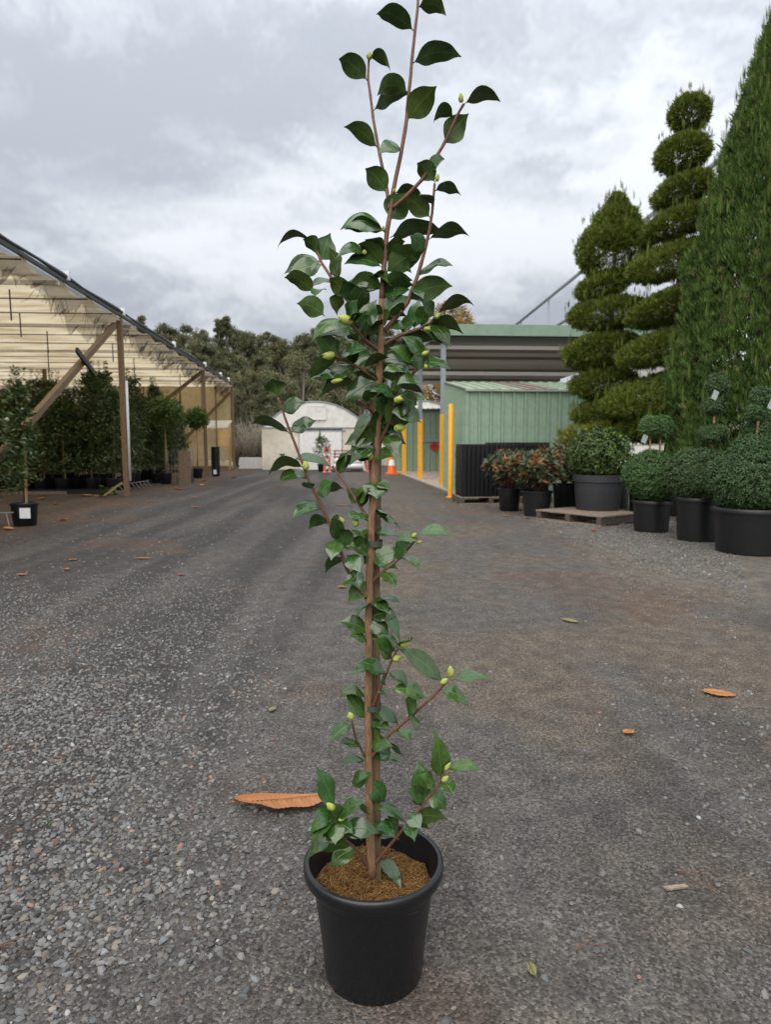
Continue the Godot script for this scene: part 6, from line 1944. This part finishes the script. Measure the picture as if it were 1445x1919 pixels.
func topiary() -> void:
	spiral("shorter clipped spiral conifer with an egg shaped top beside the green shed", Vector3(5.0, 0, -12.9), [[0.12, 5.46, 0.20, 0.40, 0.0], [0.12, 5.16, 0.46, 0.56, 0.0], [0.10, 4.74, 0.74, 0.78, 0.04], [-0.12, 4.10, 0.52, 0.32, 0.30], [-0.02, 3.60, 0.78, 0.43, 0.10], [-0.08, 2.94, 0.76, 0.43, 0.12], [-0.02, 2.32, 0.66, 0.40, 0.10], [-0.05, 1.76, 0.60, 0.36, 0.12]], [0.55, 0.75], 0.0)
	spiral("taller clipped spiral conifer with many tilted tiers in a wide black pot", Vector3(5.65, 0, -11.6), [[0.12, 6.58, 0.34, 0.38, 0.10], [0.02, 5.95, 0.47, 0.42, 0.22], [0.06, 5.36, 0.52, 0.33, 0.30], [0.0, 4.85, 0.62, 0.31, 0.32], [-0.04, 4.25, 0.82, 0.40, 0.30], [0.0, 3.50, 0.90, 0.38, 0.26], [0.0, 2.86, 0.98, 0.40, 0.24], [0.05, 2.05, 1.28, 0.50, 0.20], [0.05, 1.55, 1.00, 0.42, 0.12]], [0.70, 0.98], 0.0)
	# tall upright conifer at the frame edge
	var t := thing("conifer", "tall unclipped upright conifer with feathery shoots beside the spiral trees", "tree", Vector3(6.35, 0, -10.2))
	part("pot", pot_mesh(0.6, 0.5, 0.7, 0.03, 0.08), M.black_plastic, t)
	part("mulch", mulch_disc(0.55, 0.64, 0.03, 3, 24), M.mulch, t)
	part("trunk", tube_mesh([Vector3(0, 0.6, 0), Vector3(0, 3.5, 0), Vector3(0.1, 7.2, 0)], [0.12, 0.09, 0.02], 8), M.grey_bark, t)
	var lump := noise(71, 0.9, 2)
	for band in 3:
		var xf := []
		var col := []
		for i in 7600:
			var u := (band + rng.randf()) / 3.0
			var y := lerpf(0.75, 7.55, u)
			var a := rnd(0, TAU)
			var prof := 1.42 * pow(1.0 - pow(u, 1.55), 0.85) * (0.82 + 0.18 * minf(u * 6.0, 1.0))
			var r := prof * (1.0 + 0.22 * lump.get_noise_3d(cos(a) * 2.0, y * 1.2, sin(a) * 2.0)) * lerpf(0.74, 1.0, sqrt(rng.randf()))
			var out := Vector3(cos(a), 0, sin(a))
			xf.append(Transform3D(along((out * 0.42 + Vector3(0, 1, 0) + rdir() * 0.25).normalized(), rdir()).scaled(Vector3.ONE * rnd(0.5, 0.95)), Vector3(cos(a) * r + 0.1 * u, y, sin(a) * r)))
			var v := rnd(0.6, 1.25)
			var old := rng.randf() < 0.06
			col.append(Color(v * 1.6, v * 1.1, v * 1.8) if old else Color(v * 0.88, v, v * 1.1))
		for i in 150:
			var u := (band + rng.randf()) / 3.0
			var y := lerpf(0.9, 7.6, u)
			var a := rnd(0, TAU)
			var r := 1.42 * pow(1.0 - pow(u, 1.55), 0.85) * 1.02
			xf.append(Transform3D(along((Vector3(cos(a), 0, sin(a)) * 0.3 + Vector3.UP + rdir() * 0.15).normalized(), rdir()).scaled(Vector3(0.3, 1.45, 0.3)), Vector3(cos(a) * r, y, sin(a) * r)))
			col.append(Color(1.08, 1.0, 1.1) * rnd(0.7, 1.25))
		many("foliage", spray, M.upright_leaf, xf, col, t)


# ---------------------------------------------------------------- fallen leaves and small litter

func dead_leaf_mesh(ln: float, wd: float, ribs: float, curl: float, tooth: float) -> ArrayMesh:
	var st := begin()
	var n := 44
	var m := 8
	var f := func(i: int, k: int) -> Vector3:
		var u := float(i) / n
		var v := float(k) / m * 2.0 - 1.0
		var hw := wd * 0.5 * pow(sin(PI * (pow(u, 0.9) if ribs < 10.0 else 0.02 + u * 0.86)), 0.7)
		hw *= 1.0 + tooth * (0.5 * sin(u * ribs * 7.3) + 0.5 * sin(u * ribs * 2.9 + v)) * absf(v)
		if ribs > 10.0: hw *= 0.30 if v < 0.0 else 1.9 * (0.95 + 0.07 * sin(u * 17.0))
		var y := 0.006 + (0.0055 if ribs > 10.0 else 0.0035) * sin((u * ribs - absf(v) * 1.6) * TAU) * minf(1.0, hw / wd * 4.0) * (1.0 - 0.8 * v * v) + curl * v * v * (0.6 + 0.4 * sin(u * 5.0)) + curl * 0.8 * absf(u - 0.45)
		return Vector3((u - 0.5) * ln, maxf(y, 0.002), v * hw + 0.02 * ln * sin(u * 3.0))
	for i in n:
		for k in m:
			quad(st, f.call(i, k), f.call(i, k + 1), f.call(i + 1, k + 1), f.call(i + 1, k))
	return done(st)


func fallen(called: String, label: String, at: Vector3, ln: float, wd: float, turn: float, c: Color, group := "", ribs := 6.0, curl := 0.006) -> void:
	var t := thing(called, label, "leaf", at, turn, group)
	var m: StandardMaterial3D = M.dead_leaf.duplicate()
	m.vertex_color_use_as_albedo = false
	m.albedo_color = c.linear_to_srgb()
	m.albedo_texture = T.fine
	m.uv1_triplanar = true
	m.uv1_scale = Vector3.ONE * 9.0
	part("blade", dead_leaf_mesh(ln, wd, ribs, curl, 0.03 if ribs < 10.0 else 0.006), m, t)
	part("midrib", tube_mesh([Vector3(-ln * 0.56, 0.008, 0.0), Vector3(0, 0.010 + curl * 0.2, 0.02 * ln * sin(1.5)), Vector3(ln * 0.48, 0.009 + curl * 0.4, 0.02 * ln * sin(3.0))], [0.0016, 0.0013, 0.0005], 5), m, t)


func ground_litter() -> void:
	fallen("dead_leaf", "long ribbed tan dead leaf lying on the gravel behind the black pot", Vector3(-0.205, 0.006, -2.235), 0.305, 0.088, 0.04, Color(0.50, 0.235, 0.105), "", 19.0, 0.022)
	var orange := Color(0.50, 0.24, 0.095)
	fallen("dead_leaf", "slim orange dead leaf lying alone on the brown dusty track", Vector3(1.81, 0.004, -3.11), 0.15, 0.085, -0.5, orange, "", 5.0, 0.004)
	fallen("dead_leaf", "small curled orange dead leaf on the dusty track beyond the wood chip", Vector3(1.19, 0.004, -2.70), 0.06, 0.042, 0.5, orange, "", 3.0, 0.005)
	var few := "small orange leaf fallen on the gravel yard"
	for p: Array in [[-2.05, -7.3, 0.19, 0.06, 0.0], [-2.75, -7.25, 0.09, 0.07, 1.0], [-2.9, -6.45, 0.1, 0.08, 0.4], [-2.6, -6.7, 0.09, 0.05, 2.0], [0.02, -5.7, 0.09, 0.06, 0.3], [-1.45, -6.35, 0.08, 0.05, 0.9], [0.05, -13.4, 0.24, 0.12, 0.1], [-3.2, -15.5, 0.2, 0.12, 0.6], [-3.9, -14.5, 0.16, 0.1, 1.6], [-2.7, -13.2, 0.2, 0.1, 0.2], [3.0, -10.9, 0.15, 0.09, 0.5], [2.75, -11.2, 0.2, 0.08, 0.1], [3.5, -9.3, 0.14, 0.08, 1.0], [2.8, -13.0, 0.12, 0.08, 0.2]]:
		fallen("fallen_leaf", few, Vector3(p[0], 0.004, p[1]), p[2], p[3], p[4], Color(rnd(0.36, 0.52), rnd(0.16, 0.23), rnd(0.06, 0.12)), "orange leaves scattered over the yard", 3.0, 0.006)
	var heap := "tan dead leaf lying on the bare soil at the shade house edge"
	for p: Array in [[-5.35, -15.9, 0.3], [-5.75, -16.2, 0.34], [-6.4, -15.3, 0.2], [-4.3, -11.0, 0.16], [-4.6, -9.9, 0.2], [-4.2, -18.4, 0.25], [-3.9, -20.0, 0.28], [-4.4, -22.4, 0.3], [-3.7, -24.5, 0.3], [-5.6, -14.0, 0.2]]:
		fallen("fallen_leaf", heap, Vector3(p[0], 0.004, p[1]), p[2], p[2] * 0.55, rnd(0, TAU), Color(0.58, 0.27, 0.10), "dead leaves at the shade house edge", 4.0, 0.03)
	for p: Array in [[-0.31, -3.05, "pale yellow-green leaf scrap flattened on the track behind the camellia", 0.06], [1.55, -4.5, "yellow-green leaf lying on the brown dust of the track", 0.13], [0.43, -1.44, "small torn yellow-green leaf scrap beside the pot", 0.04], [-1.37, -2.45, "pale green leaf scrap among the loose grey stones", 0.03]]:
		fallen("leaf_scrap", p[2], Vector3(p[0], 0.004, p[1]), p[3], p[3] * 0.5, rnd(0, TAU), Color(0.30, 0.29, 0.13), "", 3.0, 0.004)
	# wood chip
	var w := thing("wood_chip", "flat brown splinter of wood lying on the dusty track", "wood chip", Vector3(0.90, 0.004, -1.71), 0.05)
	var st := begin(true)
	for v: Array in [[Vector3(-0.034, 0, -0.006), Vector3(0.03, 0, -0.008), Vector3(0.036, 0, 0.004), Vector3(-0.03, 0, 0.009)]]:
		var up := Vector3(0, 0.005, 0)
		quad(st, v[3] + up, v[0] + up, v[1] + up, v[2] + up)
		for i in 4:
			quad(st, v[i], v[i] + up, v[(i + 1) % 4] + up, v[(i + 1) % 4])
	part("chip", done(st), M.pallet_wood, w)
	# dry forked pine needles
	var ng := "dry pine needles on the yard"
	for p: Array in [[0.55, -1.50, 1.0, 0.5], [1.0, -1.68, 0.9, 2.0], [0.93, -1.78, 0.8, -0.5], [-0.83, -1.60, 0.9, 0.2], [-1.05, -2.6, 0.7, 2.2], [-0.28, -1.28, 0.6, 0.9], [0.5, -2.5, 0.5, 0.9], [2.1, -3.7, 0.9, 1.0]]:
		var t := thing("pine_needle", "thin reddish dry forked pine needle lying on the yard", "pine needle", Vector3(p[0], 0.006, p[1]), p[3], ng)
		for s: float in [-0.35, 0.0, 0.4]:
			part("strand", tube_mesh([Vector3.ZERO, Vector3(0.05 * p[2], 0.004, s * 0.04), Vector3(0.10 * p[2], 0.0, s * 0.11)], [0.0012, 0.0010, 0.0006], 4), M.twig, t)


# ---------------------------------------------------------------- the camellia in its pot

func bezier(a: Vector3, b: Vector3, c: Vector3, t: float) -> Vector3:
	return a.lerp(b, t).lerp(b.lerp(c, t), t)


func camellia_leaf(p0: Vector3, p1: Vector3, p2: Vector3, up: Vector3, w: float, sd: int) -> ArrayMesh:
	# blade with a short stalk, folded along the midrib, edges finely toothed, two sides half a millimetre apart
	var r := RandomNumberGenerator.new()
	r.seed = 900 + sd
	var n := 18
	var vs := [-1.0, -0.55, 0.0, 0.55, 1.0]
	var fold := r.randf_range(0.18, 0.50)
	var wave := r.randf_range(0.04, 0.20)
	var phase := r.randf_range(0, TAU)
	var roll := r.randf_range(-0.12, 0.22)
	var tone := r.randf_range(0.55, 1.0)
	var warm := r.randf_range(0.0, 1.0)
	var tip := p0.distance_to(p2) * r.randf_range(0.06, 0.28)
	var grid := []
	var norms := []
	for i in n + 1:
		var t := float(i) / n
		var c := bezier(p0, p1, p2, t)
		var tg := (bezier(p0, p1, p2, minf(t + 0.02, 1.0)) - bezier(p0, p1, p2, maxf(t - 0.02, 0.0))).normalized()
		var nr := (up - tg * up.dot(tg)).normalized()
		var s := tg.cross(nr).normalized()
		var hw := 0.0011
		if t > 0.09:
			var q := (t - 0.09) / 0.91
			hw = maxf(0.0003, w * 0.48 * pow(sin(PI * pow(q, 0.74)), 0.82) * (1.0 - 0.55 * smoothstep(0.68, 1.0, q)))
			c -= nr * tip * q * q * q
			hw *= 1.0 + (0.008 if i % 2 == 0 else -0.006)
		var row := []
		for v: float in vs:
			var lift := fold * absf(v) * hw - (fold + roll) * 0.75 * v * v * hw + wave * hw * sin(t * 9.0 + phase + v) * absf(v)
			row.append(c + s * v * hw + nr * lift)
		grid.append(row)
		norms.append(nr)
	var mesh := ArrayMesh.new()
	for side in 2:
		var st := begin()
		var k := tone if side == 0 else lerpf(0.8, 1.0, tone)
		st.set_color(Color(k * lerpf(0.75, 1.0, warm), k, k * lerpf(1.0, 0.7, warm)))
		for i in n:
			for j in 4:
				var q := [[i, j], [i, j + 1], [i + 1, j + 1], [i + 1, j]]
				var order := [0, 1, 2, 0, 2, 3] if side == 1 else [0, 2, 1, 0, 3, 2]
				for e: int in order:
					var ii: int = q[e][0]
					var jj: int = q[e][1]
					st.set_uv(Vector2(vs[jj] * 0.5 + 0.5, float(ii) / n))
					st.add_vertex(grid[ii][jj] + norms[ii] * (0.0003 if side == 0 else -0.0003))
		st.generate_normals()
		st.set_material(M.camellia_top if side == 0 else M.camellia_under)
		st.commit(mesh)
	return mesh


func bud_mesh(a: Vector3, b: Vector3, w: float) -> ArrayMesh:
	# overlapping pale scales drawn to a point
	var st := begin()
	var ax := b - a
	var ln := ax.length()
	var bs := along(ax, Vector3(0.3, 0.2, 0.9))
	var rings := 9
	var f := func(i: int, k: int) -> Vector3:
		var t := float(i) / rings
		var an := TAU * k / 14.0
		var q := w * 0.5 * pow(sin(PI * pow(lerpf(0.06, 1.0, t), 0.75)), 0.75)
		q *= 1.0 + 0.10 * sin(an * 3.0 + t * 9.0) + 0.05 * sin(t * 24.0 + an)
		return a + bs * Vector3(cos(an) * q, t * ln, sin(an) * q)
	for i in rings:
		for k in 14:
			var v := 0.75 + 0.25 * sin(TAU * k * 3.0 / 14.0 + i)
			st.set_color(Color(lerpf(0.75, 1.0, v), lerpf(0.85, 1.0, v), v))
			quad(st, f.call(i, k), f.call(i + 1, k), f.call(i + 1, k + 1), f.call(i, k + 1))
	return done(st)


func camellia() -> void:
	var at := Vector3(0.071, 0, -1.48)
	var t := thing("camellia", "tall slender camellia with glossy leaves and pale buds staked in a black pot", "potted plant", at)
	var off := Transform3D(Basis(), -at)
	# pot
	var pr := 0.1575
	var h := 0.27
	var pot := part("pot", lathe([Vector2(0.0, 0.012), Vector2(0.095, 0.010), Vector2(0.101, 0.0), Vector2(0.107, 0.0), Vector2(0.110, 0.004), Vector2(0.112, 0.018), Vector2(0.117, 0.070), Vector2(0.128, 0.165), Vector2(0.1335, 0.205), Vector2(0.1405, 0.228), Vector2(0.1465, 0.240),
		Vector2(0.1485, 0.2415)], 72), M.pot_plastic, t)
	part("rim", lathe([Vector2(0.1475, 0.2395), Vector2(0.1545, 0.2405), Vector2(0.1572, 0.246), Vector2(pr + 0.0008, 0.256), Vector2(pr, 0.2655), Vector2(pr - 0.003, h - 0.001), Vector2(pr - 0.008, h), Vector2(pr - 0.012, h - 0.002), Vector2(pr - 0.0135, h - 0.008),
		Vector2(0.1415, 0.235), Vector2(0.133, 0.20), Vector2(0.128, 0.16)], 72), M.pot_plastic, pot)
	part("scuff", box_mesh(Vector3(0.04, 0.0012, 0.0006)), M.grey_pot, pot, Transform3D(Basis(Vector3.BACK, 0.32) , Vector3(0.068, 0.214, 0.1182)))
	# mulch mat of coconut fibre, split where the stem passes
	part("mulch", mulch_disc(0.1325, 0.208, 0.020, 10, 48), M.mulch, t)
	var fx := []
	var fc := []
	var wisp := ArrayMesh.new()
	var wt := begin()
	wt.set_color(Color(1, 1, 1))
	tube(wt, [Vector3(-0.5, 0, 0), Vector3(-0.15, 0.16, 0.06), Vector3(0.2, 0.14, -0.05), Vector3(0.5, -0.05, 0.08)], [0.018, 0.02, 0.02, 0.012], 3)
	wisp = done(wt)
	var mn := FastNoiseLite.new()
	mn.frequency = 2.2 / 0.1335
	for i in 9000:
		var a := rnd(0, TAU)
		var q := 0.121 * sqrt(rng.randf())
		var x := cos(a) * q
		var z := sin(a) * q
		# the two halves of the mat meet along a gap running towards the viewer's side
		if absf(x + 0.010 - z * 0.12) < 0.0045 and z > 0.0: continue
		if Vector2(x - 0.012, z - 0.010).length() < 0.012: continue
		var y := 0.208 + mn.get_noise_2d(x, z) * 0.020 + rnd(-0.002, 0.006)
		fx.append(Transform3D(Basis.from_euler(Vector3(rnd(-0.5, 0.5), rnd(0, TAU), rnd(-0.6, 0.6))).scaled(Vector3.ONE * rnd(0.012, 0.03)), Vector3(x, y, z)))
		var v := rnd(0.35, 1.25)
		fc.append(Color(v * 1.05, v, v * rnd(0.7, 1.1)) if rng.randf() < 0.96 else Color(1.6, 1.9, 2.0))
	many("fibres", wisp, M.fibre, fx, fc, t)
	# stem
	var pts := []
	var rad := []
	for s: Array in STEM:
		pts.append(Vector3(s[0], s[1], s[2]))
		rad.append(s[3])
	var fine_p := []
	var fine_r := []
	var wob := noise(81, 9.0, 2)
	for i in pts.size() - 1:
		for k in 5:
			var u := k / 5.0
			var p: Vector3 = pts[i].lerp(pts[i + 1], u)
			var q := clampf((p.y - 0.25) * 4.0, 0.0, 1.0)
			fine_p.append(p + Vector3(wob.get_noise_2d(p.y, 0.0), 0, wob.get_noise_2d(p.y, 50.0)) * 0.0022 * q)
			fine_r.append(lerpf(rad[i], rad[i + 1], u) * (1.0 + 0.10 * wob.get_noise_2d(p.y * 3.0, 90.0)))
	fine_p.append(pts[-1])
	fine_r.append(rad[-1])
	var cut := 60     # where the brown bark gives way to the red-brown young wood
	var lower := fine_p.slice(0, cut + 1)
	var stem := part("stem", tube_mesh(lower, fine_r.slice(0, cut + 1), 12), M.bark, t, off)
	part("young_stem", tube_mesh(fine_p.slice(cut), fine_r.slice(cut), 9), M.twig, stem)
	# stake tied behind and beside the stem
	var ss := begin(true)
	bar(ss, Vector3(0.0785, 0.20, -1.496), Vector3(0.0765, 1.0, -1.500), 0.019, 0.019)
	bar(ss, Vector3(0.0765, 1.0, -1.500), Vector3(0.0785, 1.31, -1.503), 0.019, 0.019)
	part("stake", done(ss), M.stake_wood, t, off)
	for y: float in [1.315, 0.985, 0.62]:
		var c := Vector3(0.072, y, -1.490)
		for q: Vector3 in pts:
			if absf(q.y - y) < 0.06: c = Vector3(lerpf(q.x, 0.078, 0.5), y, -1.490)
		var ring := []
		var rr := []
		for i in 17:
			var a := TAU * i / 16.0
			ring.append(c + Vector3(cos(a) * 0.0195, 0.0, sin(a) * 0.023))
		var bs := begin()
		for i in 16:
			var e0: Vector3 = ring[i]
			var e1: Vector3 = ring[i + 1]
			quad(bs, e0 - Vector3(0, 0.006, 0), e0 + Vector3(0, 0.006, 0), e1 + Vector3(0, 0.006, 0), e1 - Vector3(0, 0.006, 0))
		part("tie", done(bs), M.tie_tape, t, off)
	# branches
	var limbs := [stem]
	for b: Array in BRANCHES:
		var bp := []
		var br := []
		var n := (b.size() - 2) / 3
		for i in n:
			bp.append(Vector3(b[2 + i * 3], b[3 + i * 3], b[4 + i * 3]))
		var sp := []
		var cv := Curve3D.new()
		for i in n:
			var tg: Vector3 = (bp[mini(i + 1, n - 1)] - bp[maxi(i - 1, 0)]) / 6.0
			cv.add_point(bp[i], -tg, tg)
		var m := n * 5
		for i in m + 1:
			sp.append(cv.sample_baked(cv.get_baked_length() * i / m))
			br.append(lerpf(b[0], b[1], float(i) / m) * (1.12 if i % 5 == 0 else 1.0))
		limbs.append(part("branch", tube_mesh(sp, br, 8), M.twig, t, off))
	# leaves and buds
	var k := 0
	for l: Array in LEAVES:
		k += 1
		part("leaf", camellia_leaf(Vector3(l[1], l[2], l[3]), Vector3(l[4], l[5], l[6]), Vector3(l[7], l[8], l[9]), Vector3(l[10], l[11], l[12]), l[13], k), null, limbs[l[0]])
	for l: Array in BUDS:
		part("bud", bud_mesh(Vector3(l[1], l[2], l[3]), Vector3(l[4], l[5], l[6]), l[7]), M.bud, limbs[l[0]])
	# a leaf that dropped on the mulch
	var fl := thing("dropped_leaf", "single dark green leaf lying on the brown fibre mulch inside the pot", "leaf", Vector3(0.09, 0.232, -1.52))
	part("blade", camellia_leaf(Vector3(0, 0, -0.012), Vector3(0.02, 0.010, 0.03), Vector3(0.042, -0.002, 0.075), Vector3(-0.1, 1, 0.15), 0.036, 999), null, fl)
